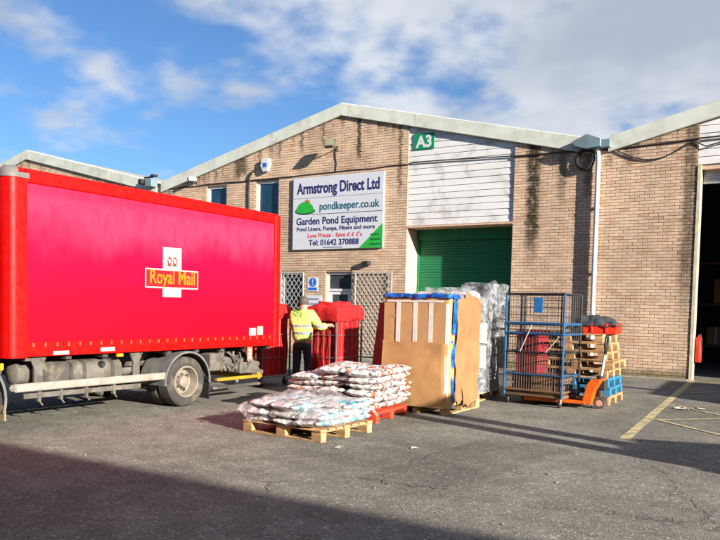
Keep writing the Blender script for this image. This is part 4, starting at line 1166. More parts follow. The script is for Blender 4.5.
fo = MB().add(vs, fs).obj('plastic_film', FILM, None, (PA.x, PA.y, 0), (0, 0, RA), smooth=True, ang=180)
tag(fo, 'crumpled clear plastic film draped over the front pallet of sacks', 'plastic film')

# ------------------------------------------------------------------ wrapped goods
def lumpy(x0, x1, y0, y1, z0, z1, n_, amp, freq, seed, rad=.04, ridged=False):
    """box surface with rounded upright corners, pushed about by noise"""
    vs = []; fs = []
    def side_pts():
        pts = []; c = [(x1 - rad, y0 + rad, -90), (x1 - rad, y1 - rad, 0), (x0 + rad, y1 - rad, 90), (x0 + rad, y0 + rad, 180)]
        for k in range(4):
            cx_, cy2, a0 = c[k]
            for i in range(5):
                a = R(a0 + 90 * i / 4); pts.append((cx_ + rad * math.cos(a), cy2 + rad * math.sin(a)))
            nx, ny2, a1 = c[(k + 1) % 4]
            p0 = pts[-1]; a = R(a1); p1 = (nx + rad * math.cos(a), ny2 + rad * math.sin(a))
            for i in range(1, n_): pts.append((p0[0] + (p1[0] - p0[0]) * i / n_, p0[1] + (p1[1] - p0[1]) * i / n_))
        return pts
    ring = side_pts(); m_ = len(ring); cx_, cy2 = (x0 + x1) / 2, (y0 + y1) / 2
    hz = max(4, int((z1 - z0) / ((x1 - x0) / n_)))
    rows = [(z0 + (z1 - z0) * i / hz, 1.0) for i in range(hz + 1)] + [(z1 + .006, .97), (z1 + .008, .85), (z1 + .008, .6), (z1 + .008, .3), (z1 + .008, .02)]
    for (z, k) in rows:
        for (x, y) in ring:
            q = Vector((cx_ + (x - cx_) * k, cy2 + (y - cy2) * k, z))
            nv = mn.noise_vector(q * freq + Vector((seed, seed * 2, 0)))
            if ridged:
                f_ = mn.hetero_terrain(q * freq * 1.6 + Vector((seed, 0, 0)), .9, 2.1, 4, .2) * .35
                nv = nv * .6 + Vector(((x - cx_), (y - cy2), 0)).normalized() * f_
            vs.append(tuple(q + nv * amp))
    for i in range(len(rows) - 1):
        for j in range(m_): fs.append((i * m_ + j, i * m_ + (j + 1) % m_, (i + 1) * m_ + (j + 1) % m_, (i + 1) * m_ + j))
    fs.append(tuple((len(rows) - 1) * m_ + j for j in range(m_)))
    return MB().add(vs, fs)
# the tall cardboard bin
PC = Vector((-4.93, -8.42, 0)); RC = R(-1)
pallet((PC.x, PC.y, 0), RC + R(90), WOOD, 'wooden pallet under the tall cardboard bin', seed=12)
cb0 = empty('cardboard_bin', (PC.x, PC.y, .146), RC); tag(cb0, 'tall cardboard bin with white taped front and blue liner showing', 'cardboard bin')
lumpy(-.54, .52, -.60, .36, .0, 1.55, 16, .012, 1.6, 3, .05).obj('carton', CARD2, cb0, smooth=True, ang=30)
# lower sleeve wrapped round the foot of the front, edges a little ragged
def curved_sheet(pts_xy, z0f, z1f, nz, amp, seed, mt_, name, parent, th=.006):
    vs = []; fs = []; n_ = len(pts_xy)
    for layer in (0, 1):
        for i, (x, y) in enumerate(pts_xy):
            a = pts_xy[max(0, i - 1)]; b_ = pts_xy[min(n_ - 1, i + 1)]
            t_ = Vector((b_[0] - a[0], b_[1] - a[1], 0)).normalized(); nn = Vector((t_.y, -t_.x, 0))
            for k in range(nz + 1):
                z = z0f(i / (n_ - 1)) + (z1f(i / (n_ - 1)) - z0f(i / (n_ - 1))) * k / nz
                q = Vector((x, y, z)); q += nn * (th * layer + amp * mn.noise(q * 2.3 + Vector((seed, 0, 0))) + amp * .35 * mn.noise(q * 7 + Vector((seed, 0, 3))))
                vs.append(tuple(q))
    o = n_ * (nz + 1)
    for i in range(n_ - 1):
        for k in range(nz):
            a = i * (nz + 1) + k
            fs.append((a, a + nz + 1, a + nz + 2, a + 1)); fs.append((o + a, o + a + 1, o + a + nz + 2, o + a + nz + 1))
    for k in range(nz):
        for i in (0, n_ - 1):
            a = i * (nz + 1) + k; fs.append((a, a + 1, o + a + 1, o + a))
    for i in range(n_ - 1):
        for k in (0, nz):
            a = i * (nz + 1) + k; fs.append((a, a + nz + 1, o + a + nz + 1, o + a))
    return MB().add(vs, fs).obj(name, mt_, parent, smooth=True, ang=40)
lin = lambda a, b_, n_: [tuple(np.array(a) + (np.array(b_) - np.array(a)) * i / n_) for i in range(n_ + 1)]
curved_sheet(lin((-.57, -.35), (-.575, -.60), 4) + lin((-.555, -.635), (.46, -.640), 18) + lin((.50, -.62), (.535, -.52), 3), lambda t_: -.05, lambda t_: .89 + .012 * math.sin(t_ * 13), 16, .020, 4, CARD, 'lower_sleeve', cb0)
up_ = curved_sheet(lin((-.545, -.628), (.475, -.630), 18), lambda t_: .86, lambda t_: 1.53, 10, .006, 14, CARD2, 'upper_panel', cb0)
for x in (-.30, -.02, .235):
    curved_sheet(lin((x - .035, -.637), (x + .035, -.637), 2), lambda t_: .885, lambda t_: 1.495, 10, .006, x * 9 + 2, TAPE, 'tape_strip', up_, .003)
curved_sheet(lin((-.50, -.640), (.44, -.640), 14), lambda t_: 1.47, lambda t_: 1.50, 2, .004, 8, TAPE, 'tape_strip', up_, .003)
for (z, x0, l) in ((1.25, -.47, .22), (1.10, .26, .16), (1.36, .30, .13), (1.02, -.48, .10)):
    curved_sheet(lin((x0, -.634), (x0 + l, -.634), 3), lambda t_: z, lambda t_: z + .028, 2, .004, z, CARD, 'brown_tape', up_, .003)
# loose sheets and strips down the sunlit side
rng = random.Random(31)
for (y0, y1, z0, z1, off, mt_) in ((-.42, -.16, .02, 1.56, .022, SUNSIDE_CARD), (-.19, .14, -.04, 1.60, .045, SUNSIDE_CARD), (.08, .36, .03, 1.58, .030, SUNSIDE_CARD)):
    a_ = rng.uniform(-.03, .03)
    curved_sheet(lin((.515 + off, y0), (.515 + off + .02, y1), 9), lambda t_: z0 + .03 * math.sin(t_ * 9), lambda t_: z1 + .03 * math.sin(t_ * 7 + a_ * 50), 22, .040, rng.uniform(0, 50), mt_, 'loose_sheet', cb0)
for (y, z0, z1, w_) in ((-.50, .05, .36, .035), (-.51, .55, .90, .03), (-.49, 1.02, 1.52, .04)):
    curved_sheet(lin((.538, y - w_), (.556, y + w_), 4), lambda t_: z0 + .04 * math.sin(t_ * 11), lambda t_: z1 + .05 * math.sin(t_ * 8), 12, .022, y * 30 + z0, BLUEFILM, 'blue_liner', cb0)
curved_sheet(lin((.475, -.634), (.52, -.60), 3), lambda t_: .05, lambda t_: 1.45, 18, .012, 77, TAPE, 'frayed_edge', cb0, .003)
bl = lumpy(-.59, .55, -.655, .15, 1.535, 1.585, 44, .042, 7.5, 9, .06, True).obj('blue_liner', BLUEFILM, cb0, smooth=True, ang=180)
lumpy(-.45, .56, .02, .38, 1.55, 1.63, 18, .05, 4., 19, .06).obj('film_top', film_mat('cloudy_film', .55, (.6, .58, .55), 8.), cb0, smooth=True, ang=180)
# dark red board leaning at the bin's left
mb = MB().box(-.02, .02, -.30, .30, 0, 1.62, ch=.004).obj('leaning_board', MAROON, None, (-6.02, -8.25, .0), (0, R(7), R(62)))
tag(mb, 'dark red board leaning at the left side of the cardboard bin', 'board')
b = MB().box(-.02, .02, -.12, .0, 1.02, 1.30, ch=.004).box(-.02, .02, -.16, -.02, .78, 1.0, ch=.004)  # two small dark brown plates left of the leaning board
mo = b.obj('dark_pieces', mat('dark_brown', (.06, .02, .016), .8), None, (-6.18, -8.0, 0), (0, R(3), R(70)))
MB().box(-.025, .025, -.15, .02, 0, .77).obj('backing', mat('dark_brown', (.06, .02, .016), .8), mo)
tag(mo, 'dark brown upright pieces standing left of the leaning board', 'carton')
# film-wrapped pallet of mixed goods behind the bin
PS = Vector((-5.22, -6.72, 0))
pallet((PS.x, PS.y, 0), R(92), WOOD, 'wooden pallet under the film-wrapped grey goods', seed=15)
gd0 = empty('wrapped_goods', (PS.x, PS.y, .146), R(2)); tag(gd0, 'tall pallet load of grey goods in shiny clear stretch film', 'wrapped goods')
rng = random.Random(41); k = 0
for zc in (0, 1, 2, 3):
    for (xa, ya) in ((-.26, -.30), (.26, -.30), (-.26, .28), (.26, .28)):
        z0 = zc * .40; hgt = .37
        mt_ = [LTGREY, DKGREY, LTGREY, DKGREY, CARD2][rng.choice([0, 1, 3, 4]) if zc < 2 else rng.choice([1, 3, 1, 3, 0])]
        lumpy(xa - .25, xa + .25, ya - .28, ya + .28, z0 + .01, z0 + hgt + rng.uniform(-.03, .02), 7, .03, 3., k * 3.1, .08).obj('wrapped_bundle', mt_, gd0, smooth=True, ang=60); k += 1
Mx = Matrix.Translation((.34, .10, 1.66)) @ Matrix.Rotation(R(-28), 4, 'Y') @ Matrix.Rotation(R(12), 4, 'X')
MB().box(-.20, .22, -.26, .24, -.11, .13, Mx, ch=.02).obj('tilted_carton', DKGREY, gd0)
SFILM = film_mat('stretch_film', .24, (.50, .53, .57), 5., .08)
lumpy(-.56, .60, -.64, .62, .0, 1.60, 30, .075, 3.4, 5, .12, True).obj('stretch_film', SFILM, gd0, smooth=True, ang=180)
lumpy(.05, .68, -.35, .42, 1.48, 1.80, 20, .09, 4.0, 8, .12, True).obj('stretch_film', SFILM, gd0, smooth=True, ang=180)
lumpy(-.60, .0, -.40, .50, 1.56, 1.74, 16, .06, 4.5, 18, .10, True).obj('stretch_film', SFILM, gd0, smooth=True, ang=180)

# ------------------------------------------------------------------ roll cages
def castor(parent, x, y, r=.06, mt_=BLACK):
    c = MB().lathe([(-.018, 0), (-.018, r * .95), (0, r), (.018, r * .95), (.018, 0)], (x, y, r), 'x', 18).obj('castor', mt_, parent, smooth=True, ang=40)
    MB().box(x - .026, x - .020, y - .03, y + .03, r, r * 2.2).box(x + .020, x + .026, y - .03, y + .03, r, r * 2.2).box(x - .03, x + .03, y - .035, y + .035, r * 2.2, r * 2.2 + .006).obj('fork', GALV, c)
cg = empty('roll_cage', (-3.80, -6.72, 0), R(-7)); tag(cg, 'blue and black wire roll cage beside the pallet stack', 'roll cage')
CW, CDp, CH_ = .50, .34, 1.80
for (x, y) in ((-CW + .05, -CDp + .05), (CW - .05, -CDp + .05), (-CW + .05, CDp - .05), (CW - .05, CDp - .05)): castor(cg, x, y)
MB().box(-CW, CW, -CDp, CDp, .14, .185, ch=.006).obj('base_frame', RUST, cg)
for k in range(6):
    y = -CDp + .06 + k * .115; MB().box(-CW + .02, CW - .02, y - .04, y + .04, .187, .205, ch=.003).obj('base_slat', RUST, cg)
for (x, y, mt_) in ((-CW, -CDp, BLUE_M), (CW, -CDp, BLUE_M), (-CW, CDp, BLACK_M), (CW, CDp, BLACK_M)):
    MB().tube([(x, y, .15), (x, y, CH_)], .020, 10).obj('post', mt_, cg, smooth=True)
MB().tube([(CW - .045, -CDp, .15), (CW - .045, -CDp, CH_)], .013, 8).obj('post', BLACK_M, cg, smooth=True)
MB().tube([(-CW + .26, -CDp + .02, .2), (-CW + .26, -CDp + .02, CH_)], .014, 8).obj('post', BLUE_M, cg, smooth=True)
for (z, mt_, r_) in ((CH_, BLACK_M, .018), (1.32, BLUE_M, .026), (1.16, BLUE_M, .024), (.86, BLACK_M, .018), (.50, BLUE_M, .018), (.24, RUST, .02)):
    MB().tube([(-CW, -CDp, z), (CW, -CDp, z)], r_, 8).obj('rail', mt_, cg, smooth=True)
    MB().tube([(-CW, CDp, z), (CW, CDp, z)], r_ * .8, 8).obj('rail', mt_, cg, smooth=True)
    for x in (-CW, CW): MB().tube([(x, -CDp, z), (x, CDp, z)], r_ * .8, 8).obj('rail', mt_, cg, smooth=True)
def wires(plane, c, a0, a1, z0, z1, sa, sz, r_, mt_):
    b = MB()
    P_ = (lambda a, z: (a, c, z)) if plane == 'x' else (lambda a, z: (c, a, z))
    for a in np.arange(a0 + sa, a1 - .01, sa): b.tube([P_(a, z0), P_(a, z1)], r_, 4)
    for z in np.arange(z0 + sz, z1 - .01, sz): b.tube([P_(a0, z), P_(a1, z)], r_, 4)
    o = b.obj('wire_mesh', mt_, cg); o['kind'] = 'stuff'
wires('x', -CDp, -CW, CW, .24, .86, .044, .145, .0060, mat('rusty_wire', (.07, .042, .028), .7, var=.4, dirt=(.03, .03, .035), dirt_amt=.6)); wires('x', -CDp + .004, -CW, CW, .86, CH_, .060, .12, .0045, BLACK_M)
wires('x', CDp, -CW, CW, .24, CH_, .10, .15, .0034, BLACK_M)
wires('y', CW, -CDp, CDp, .24, CH_, .085, .17, .0034, BLACK_M); wires('y', -CW, -CDp, CDp, .24, CH_, .085, .17, .0034, BLACK_M)
MB().box(-.01, .15, -CDp - .03, -CDp - .022, 1.50, 1.74, ch=.003).obj('label_plate', mat('blue_plate', (.02, .16, .42), .5, dirt=(.1, .12, .15), dirt_amt=.4), cg)
MB().tube([(-.22, -CDp - .03, .87), (-.03, -CDp - .03, 1.30)], .008, 6).obj('strap', PAPER, cg)
MB().tube([(.22, -CDp - .03, .87), (.42, -CDp - .03, 1.10)], .008, 6).obj('strap', PAPER, cg)
# a slatted brown box in the cage with a dark red crate on it
sb_ = empty('slatted_box', (-3.80, -6.70, .207), R(-7)); tag(sb_, 'brown slatted wooden box in the bottom of the wire roll cage', 'wooden box')
MB().box(-.42, .42, -.24, .26, 0, .02).obj('box_floor', RUST, sb_)
for k in range(2):
    z = .03 + k * .118
    for (x0, x1, y0, y1) in ((-.42, .42, -.24, -.222), (-.42, .42, .242, .26), (-.42, -.402, -.221, .241), (.402, .42, -.221, .241)):
        MB().box(x0, x1, y0, y1, z, z + .092, ch=.003).obj('slat', RUST, sb_)
for (x, y) in ((-.39, -.21), (.36, -.21), (-.39, .20), (.36, .20)): MB().box(x, x + .03, y, y + .03, .02, .25).obj('corner_batten', RUST, sb_)
MB().box(-.42, .42, -.24, .26, .252, .265).obj('box_lid', RUST, sb_)
for z, lb_ in ((.476, 'lower'), (.84, 'upper')):
    cr = empty('mail_crate', (-3.92, -6.62, z), R(-7)); tag(cr, f'{lb_} of two dark red plastic crates inside the wire roll cage', 'crate', 'crates in the roll cage')
    MB().box(-.28, .10, -.20, .22, 0, .02).box(-.28, -.265, -.2, .22, .02, .34).box(.085, .10, -.2, .22, .02, .34).box(-.265, .085, -.2, -.185, .02, .34).box(-.265, .085, .205, .22, .02, .34).obj('crate_body', MAROONFAB, cr)
    for yy in (-.215, .215): MB().box(-.295, .115, yy, yy + .02, .335, .36).obj('rim', MAROONFAB, cr)

# ------------------------------------------------------------------ stack of empty pallets with a covered red crate
PT = Vector((-3.42, -5.70, 0))
spec = [(WOOD, 'bottom-most natural pallet'), (WOODB, 'lower of the two blue pallets'), (WOODB, 'upper of the two blue pallets'), (WOOD, 'first natural pallet above the blue ones'), (WOOD, 'second natural pallet above the blue ones'), (WOOD, 'third natural pallet above the blue ones'), (WOOD, 'fourth natural pallet above the blue ones'), (WOOD, 'topmost natural pallet')]
rng = random.Random(51)
for k, (mt_, lb_) in enumerate(spec):
    dx_ = [0, .0, -.03, -.05, .03, -.08, -.10, -.14][k]
    pallet((PT.x + dx_, PT.y + rng.uniform(-.02, .02), k * (PL_H + .0015)), R(rng.uniform(-2.0, 2.0)), mt_, lb_ + ' in the stack behind the pallet truck', 'empty pallets stacked behind the pallet truck', seed=60 + k)
zt = 8 * (PL_H + .0015)
rc = empty('red_crate', (PT.x + .02, PT.y + .10, zt), R(3)); tag(rc, 'orange-red crate under a dark tarpaulin on top of the pallet stack', 'crate')
b = MB().box(.02, .55, -.30, .30, 0, .03, ch=.004).box(.02, .04, -.3, .3, .03, .17).box(.53, .55, -.3, .3, .03, .17).box(.04, .53, -.3, -.28, .03, .17).box(.04, .53, .28, .3, .03, .17); b.obj('crate_body', REDCRATE, rc)
b = MB()
for x in (.16, .40): b.box(x - .02, x + .02, -.315, -.302, .03, .17, ch=.004)
b.obj('rib', REDCRATE, rc)
vs = []; fs = []
for i in range(29):
    for k in range(19):
        u, v = -1 + i / 14, -1 + k / 9
        h = .175 + .12 * (1 - abs(u) ** 2.2) * (1 - abs(v) ** 3) + .045 * mn.fractal(Vector((u * 4, v * 3, 5)), .8, 2, 4) - .05 * max(abs(u), abs(v)) ** 8
        vs.append((u * .44 + .13, v * .33, h - (.12 * max(0, -u - .35))))
for i in range(28):
    for k in range(18):
        a = i * 19 + k; fs.append((a, a + 19, a + 20, a + 1))
tp = MB().add(vs, fs).obj('tarpaulin', TARP, None, (PT.x + .02, PT.y + .10, zt + .008), (0, 0, R(3)), smooth=True, ang=180)
tag(tp, 'dark tarpaulin humped over the red crate on the pallet stack', 'tarpaulin')

# ------------------------------------------------------------------ orange pallet truck
pt = empty('pallet_truck', (-3.05, -6.66, 0), R(2)); tag(pt, 'orange hand pallet truck with black handle under the roll cage', 'pallet truck')
for y in (-.19, .19):
    MB().box(-.98, .02, y - .075, y + .075, .07, .125, ch=.012).obj('fork', ORANGE, pt)
    MB().lathe([(-.04, 0), (-.04, .035), (.04, .035), (.04, 0)], (-.85, y, .035), 'y', 14).obj('load_roller', BLACK, pt)
bd = MB().prism([(-.05, .07), (.10, .07), (.14, .28), (.22, .42), (.24, .47), (.08, .47), (.02, .38)], -.26, .26, 'xz').obj('body', ORANGE, pt); bev(bd, .012, 2)
MB().tube([(.18, 0, .18), (.18, 0, .52)], .055, 12).box(.10, .28, -.07, .07, .30, .44, ch=.015).obj('pump', BLACK, pt)
for y in (-.075, .075):
    wq = MB().lathe([(-.03, 0), (-.03, .085), (-.02, .092), (.02, .092), (.03, .085), (.03, 0)], (.20, y, .092), 'y', 24).obj('steer_wheel', RUBBER, pt, smooth=True, ang=40)
    MB().lathe([(-.034, 0), (-.034, .05), (.034, .05), (.034, 0)], (.20, y, .092), 'y', 18).obj('hub', mat('pink_hub', (.42, .22, .18), .6), wq)
hd = MB().tube([(.19, 0, .46), (.24, 0, .86)], .020, 10).obj('handle', PIPEW, pt, smooth=True)
MB().tube([(.24, 0, .84), (.25, -.02, .92), (.255, -.085, .98), (.26, -.09, 1.10), (.262, 0, 1.17), (.26, .09, 1.10), (.255, .085, .98), (.25, .02, .92)], .020, 8, closed=True).box(.235, .275, -.05, .05, .94, 1.02, ch=.01).obj('grip', BLACK, hd, smooth=True, ang=50)

# ------------------------------------------------------------------ red mail trolleys
def trolley(loc, rz, label, seed, pouch=False):
    e = empty('mail_trolley', loc, rz); tag(e, label, 'trolley', 'red covered mail trolleys')
    hx, hy, H = .36, .42, 1.47
    for (x, y) in ((-hx + .06, -hy + .06), (hx - .06, -hy + .06), (-hx + .06, hy - .06), (hx - .06, hy - .06)): castor(e, x, y, .07)
    MB().box(-hx, hx, -hy, hy, .17, .21, ch=.008).obj('base', GALV, e)
    for (x, y) in ((-hx, -hy), (hx, -hy), (-hx, hy), (hx, hy)): MB().tube([(x, y, .17), (x, y, H)], .018, 10).obj('post', mat('dark_tube', (.10, .10, .105), .45, metal=.4), e, smooth=True)
    b = MB()
    for y in np.linspace(-hy, hy, 6)[1:-1]: b.tube([(hx + .004, y, .21), (hx + .004, y, H - .18)], .0042, 6)
    for z in (.55, .98): b.tube([(hx + .008, -hy, z), (hx + .008, hy, z)], .005, 6)
    b.obj('wire_side', mat('dull_wire', (.20, .20, .20), .5, metal=.3), e)
    b = MB()
    for x in np.linspace(-hx, hx, 6)[1:-1]: b.tube([(x, -hy - .004, .21), (x, -hy - .004, H - .4)], .0042, 6)
    for z in (.55, .98): b.tube([(-hx, -hy - .008, z), (hx, -hy - .008, z)], .005, 6)
    b.obj('wire_front', mat('dull_wire', (.20, .20, .20), .5, metal=.3), e)
    lumpy(-hx + .02, hx - .02, -hy + .02, hy - .02, .215, H - .06, 12, .022, 3., seed, .05).obj('sleeve', REDFAB, e, smooth=True, ang=60)
    # cover folded over the top, higher at the back, with a scalloped hem
    vs = []; fs = []; n_ = 56
    rng = random.Random(seed)
    def ringp(k, r_): 
        a = 2 * math.pi * k / n_; c_, s_ = math.cos(a), math.sin(a); m2 = max(abs(c_), abs(s_))
        return (c_ / m2 * (hx + r_), s_ / m2 * (hy + r_))
    for (r_, z, am) in ((.030, H - .22, .035), (.038, H - .12, .02), (.032, H - .02, .03), (-.02, H + .05, .07), (-.15, H + .08, .12), (-.30, H + .09, .10)):
        for k in range(n_):
            x, y = ringp(k, r_); x *= (1 if r_ > -.3 else .2); y *= (1 if r_ > -.3 else .2)
            vs.append((x + .028 * mn.noise(Vector((x * 7, y * 7, z * 5 + seed))), y + .028 * mn.noise(Vector((x * 7 + 9, y * 7, z * 5))), z + am * mn.noise(Vector((x * 4, y * 4, seed))) + (.03 if y > 0 else 0)))
    for i in range(5):
        for k in range(n_): fs.append((i * n_ + k, i * n_ + (k + 1) % n_, (i + 1) * n_ + (k + 1) % n_, (i + 1) * n_ + k))
    fs.append(tuple(5 * n_ + k for k in range(n_)))
    MB().add(vs, fs).obj('cover', REDFAB, e, smooth=True, ang=70)
    lumpy(-hx + .10, hx - .14, -hy + .14, hy - .10, H - .02, H + .13, 9, .07, 5., seed + 2, .12).obj('heaped_bag', REDFAB, e, smooth=True, ang=80)
    if pouch: lumpy(-hx - .10, -hx + .12, -hy - .14, -hy + .06, 1.16, 1.38, 5, .03, 5., 3, .06).obj('pouch', PURPLE, e, smooth=True, ang=70)
    return e
trolley((-8.98, -7.62, 0), R(0), 'red covered mail trolley just behind the lorry, left of the worker', 3.)
trolley((-8.05, -6.52, 0), R(-3), 'red covered mail trolley in front of the lattice gate, right of the worker', 8., True)

# ------------------------------------------------------------------ the worker
def skin_obj(name, pts, edges, mt_, parent, root=0, sub=2):
    me = bpy.data.meshes.new(name); me.from_pydata([q[0] for q in pts], edges, [])
    o = put(name, me, parent); me.materials.append(mt_)
    md = o.modifiers.new('skin', 'SKIN'); md.use_smooth_shade = True
    lay = me.skin_vertices[0].data
    for i, q in enumerate(pts):
        lay[i].radius = q[1] if isinstance(q[1], tuple) else (q[1], q[1]); lay[i].use_root = (i == root)
    sb = o.modifiers.new('sub', 'SUBSURF'); sb.levels = sub; sb.render_levels = sub
    return o
per = empty('person', (-8.17, -7.42, 0), R(12)); per.scale = (.96, .96, .96); tag(per, 'person in yellow hi-vis jacket and dark trousers reaching into a red trolley', 'person')
J = dict(pel=(0, 0, .96), wai=(0, .01, 1.10), che=(0, .02, 1.32), nec=(0, .03, 1.50), hb=(0, .045, 1.58), hm=(0, .06, 1.66), ht=(0, .055, 1.735),
         lh=(-.095, 0, .92), lk=(-.115, .02, .50), la=(-.12, -.03, .09), lt=(-.13, .14, .05), rh=(.095, 0, .92), rk=(.11, .05, .50), ra=(.13, .0, .09), rt=(.15, .17, .05),
         ls=(-.185, .02, 1.42), le=(-.25, .10, 1.16), lw=(-.16, .32, 1.12), rs=(.185, .03, 1.42), re=(.32, .10, 1.18), rw=(.42, .32, 1.22))
def G_(names): return [J[q] for q in names]
bn = ['pel', 'wai', 'che', 'nec', 'hb', 'hm', 'ht', 'lh', 'lk', 'la', 'lt', 'rh', 'rk', 'ra', 'rt', 'ls', 'le', 'lw', 'rs', 're', 'rw']
rad = dict(pel=.12, wai=.12, che=.13, nec=.066, hb=(.082, .088), hm=(.094, .104), ht=(.070, .078), lh=.085, lk=.055, la=.042, lt=.035, rh=.085, rk=.055, ra=.042, rt=.035, ls=.06, le=.043, lw=.030, rs=.06, re=.043, rw=.030)
be = [('pel', 'wai'), ('wai', 'che'), ('che', 'nec'), ('nec', 'hb'), ('hb', 'hm'), ('hm', 'ht'), ('pel', 'lh'), ('lh', 'lk'), ('lk', 'la'), ('la', 'lt'), ('pel', 'rh'), ('rh', 'rk'), ('rk', 'ra'), ('ra', 'rt'), ('che', 'ls'), ('ls', 'le'), ('le', 'lw'), ('che', 'rs'), ('rs', 're'), ('re', 'rw')]
ix = {q: i for i, q in enumerate(bn)}
body = skin_obj('body', [(J[q], rad[q]) for q in bn], [(ix[a], ix[c]) for a, c in be], SKIN, per)
jn = ['pel2', 'wai', 'che', 'col', 'ls', 'le', 'lw2', 'rs', 're', 'rw2']
J.update(pel2=(0, 0, .84), col=(0, .03, 1.49), lw2=(-.175, .285, 1.125), rw2=(.402, .285, 1.213))
jr = dict(pel2=(.225, .170), wai=(.220, .168), che=(.225, .172), col=(.092, .092), ls=.118, le=.090, lw2=.066, rs=.118, re=.090, rw2=.066)
je = [('pel2', 'wai'), ('wai', 'che'), ('che', 'col'), ('che', 'ls'), ('ls', 'le'), ('le', 'lw2'), ('che', 'rs'), ('rs', 're'), ('re', 'rw2')]
ix = {q: i for i, q in enumerate(jn)}
skin_obj('jacket', [(J[q], jr[q]) for q in jn], [(ix[a], ix[c]) for a, c in je], HIVIS, per)
J.update(pel3=(0, 0, .88), lh3=(-.10, 0, .80), rh3=(.10, 0, .80))
tn = ['pel3', 'lh3', 'lk', 'la2', 'rh3', 'rk', 'ra2']; J.update(la2=(-.12, -.03, .07), ra2=(.13, .0, .07))
trr = dict(pel3=.12, lh3=.105, lk=.084, la2=.072, rh3=.105, rk=.084, ra2=.072)
te = [('pel3', 'lh3'), ('lh3', 'lk'), ('lk', 'la2'), ('pel3', 'rh3'), ('rh3', 'rk'), ('rk', 'ra2')]
ix = {q: i for i, q in enumerate(tn)}
skin_obj('trousers', [(J[q], trr[q]) for q in tn], [(ix[a], ix[c]) for a, c in te], TROUSER, per)
for (a, t_) in (('la', 'lt'), ('ra', 'rt')):
    A = Vector(J[a]); T_ = Vector(J[t_]); dv = (T_ - A); dv.z = 0; dv.normalize()
    pts = [A - dv * .06, A, A + dv * .08, A + dv * .17, A + dv * .20]
    bb_ = MB().tube([(q.x, q.y, z) for q, z in zip(pts, (.05, .055, .048, .04, .035))], [.040, .052, .048, .042, .025], 12).box(-.05, .05, -.08, .21, .0, .02, Matrix.Translation((A.x, A.y, 0)) @ Matrix.Rotation(math.atan2(-dv.x, dv.y), 4, 'Z'), ch=.008)
    bb_.obj('boot', BOOT, per, smooth=True, ang=60)
def hand(W_, dirv, side):
    W_ = Vector(W_); dv = Vector(dirv).normalized(); sd_ = Vector((0, 0, 1)).cross(dv).normalized(); dn = Vector((0, 0, -1))
    b = MB().tube([W_ - dv * .03, W_ + dv * .02, W_ + dv * .06, W_ + dv * .09], [.028, .036, .040, .034], 10)
    for k, (o_, l) in enumerate(((-.030, .070), (-.010, .082), (.010, .078), (.030, .060))):
        a = W_ + dv * .08 + sd_ * o_
        b.tube([a, a + dv * l * .45 + dn * .006, a + dv * l * .75 + dn * .024, a + dv * l * .9 + dn * .045], [.010, .0095, .0085, .007], 7)
    a = W_ + dv * .025 - sd_ * .034 * side
    b.tube([a, a + dv * .03 - sd_ * .022 * side + dn * .008, a + dv * .062 - sd_ * .026 * side + dn * .022], [.012, .0105, .008], 7)
    b.obj('hand', SKIN, per, smooth=True, ang=70)
hand(J['rw'], (.6, .75, -.1), 1); hand(J['lw'], (.3, .8, -.1), -1)
# hair cap and ears, nose
hb_ = MB(); vs = []; fs = []
for i in range(9):
    for k in range(24):
        th = 2 * math.pi * k / 24; ph = .05 + 2.05 * i / 8
        front = math.sin(th) > .2 and i > 4
        r_ = 1.0 if not front else .9
        q = Vector((.102 * math.sin(ph) * math.cos(th) * r_, .114 * math.sin(ph) * math.sin(th) * r_ + .048 - (.02 if front else 0), 1.672 + .112 * math.cos(ph)))
        q += Vector((1, 1, 1)) * .006 * mn.noise(q * 40); vs.append(tuple(q))
for i in range(8):
    for k in range(24): fs.append((i * 24 + k, i * 24 + (k + 1) % 24, (i + 1) * 24 + (k + 1) % 24, (i + 1) * 24 + k))
fs.append(tuple(range(24)))
MB().add(vs, fs).obj('hair', HAIR, per, smooth=True, ang=180)
b = MB()
for s_ in (-1, 1): MB().tube([(s_ * .094, .065, 1.69), (s_ * .112, .055, 1.675), (s_ * .110, .06, 1.64), (s_ * .094, .07, 1.625)], [.008, .013, .012, .007], 8).obj('ear', SKIN, per, smooth=True, ang=70)
MB().tube([(0, .150, 1.68), (0, .174, 1.655), (0, .158, 1.643)], [.008, .015, .010], 8).obj('nose', SKIN, per, smooth=True, ang=70)
b = MB()
for s_ in (-1, 1): b.lathe([(0, .0), (.006, .011), (-.004, .014)], (s_ * .033, .154, 1.683), 'y', 10)
b.obj('eyes', BLACK, per); MB().box(-.024, .024,   .146, .157, 1.612, 1.618).obj('mouth', mat('lip', (.30, .09, .08), .6), per)

# ------------------------------------------------------------------ litter
def scrap(loc, s, seed, label):
    rng = random.Random(seed); vs = []; fs = []; n_ = 7
    for i in range(n_ + 1):
        for k in range(n_ + 1):
            u, v = i / n_ - .5, k / n_ - .5
            vs.append((u * s + .02 * mn.noise(Vector((u * 6, v * 6, seed))), v * s * .7, .008 + max(0, .30 * s * mn.noise(Vector((u * 3, v * 3, seed + 4))))))
    for i in range(n_):
        for k in range(n_):
            a = i * (n_ + 1) + k; fs.append((a, a + n_ + 1, a + n_ + 2, a + 1))
    o = MB().add(vs, fs).obj('paper_scrap', PAPER, None, loc, (0, 0, seed)); tag(o, label, 'litter')
scrap((-1.72, -5.90, .008), .24, 3, 'largest crumpled white paper scrap on the yellow hatching')
scrap((-1.52, -5.72, .008), .16, 6, 'small white paper scrap right of the larger one on the hatching')
scrap((-4.32, -12.02, 0), .10, 8, 'torn pale scrap lying just in front of the film-covered sacks')
scrap((-3.64, -11.55, .0), .08, 11, 'small pale scrap alone on the asphalt right of the front pallet')
scrap((-2.05, -11.9, .0), .045, 15, 'tiny white fleck on the asphalt right of the darker repair')
gp = MB(); rng = random.Random(77)
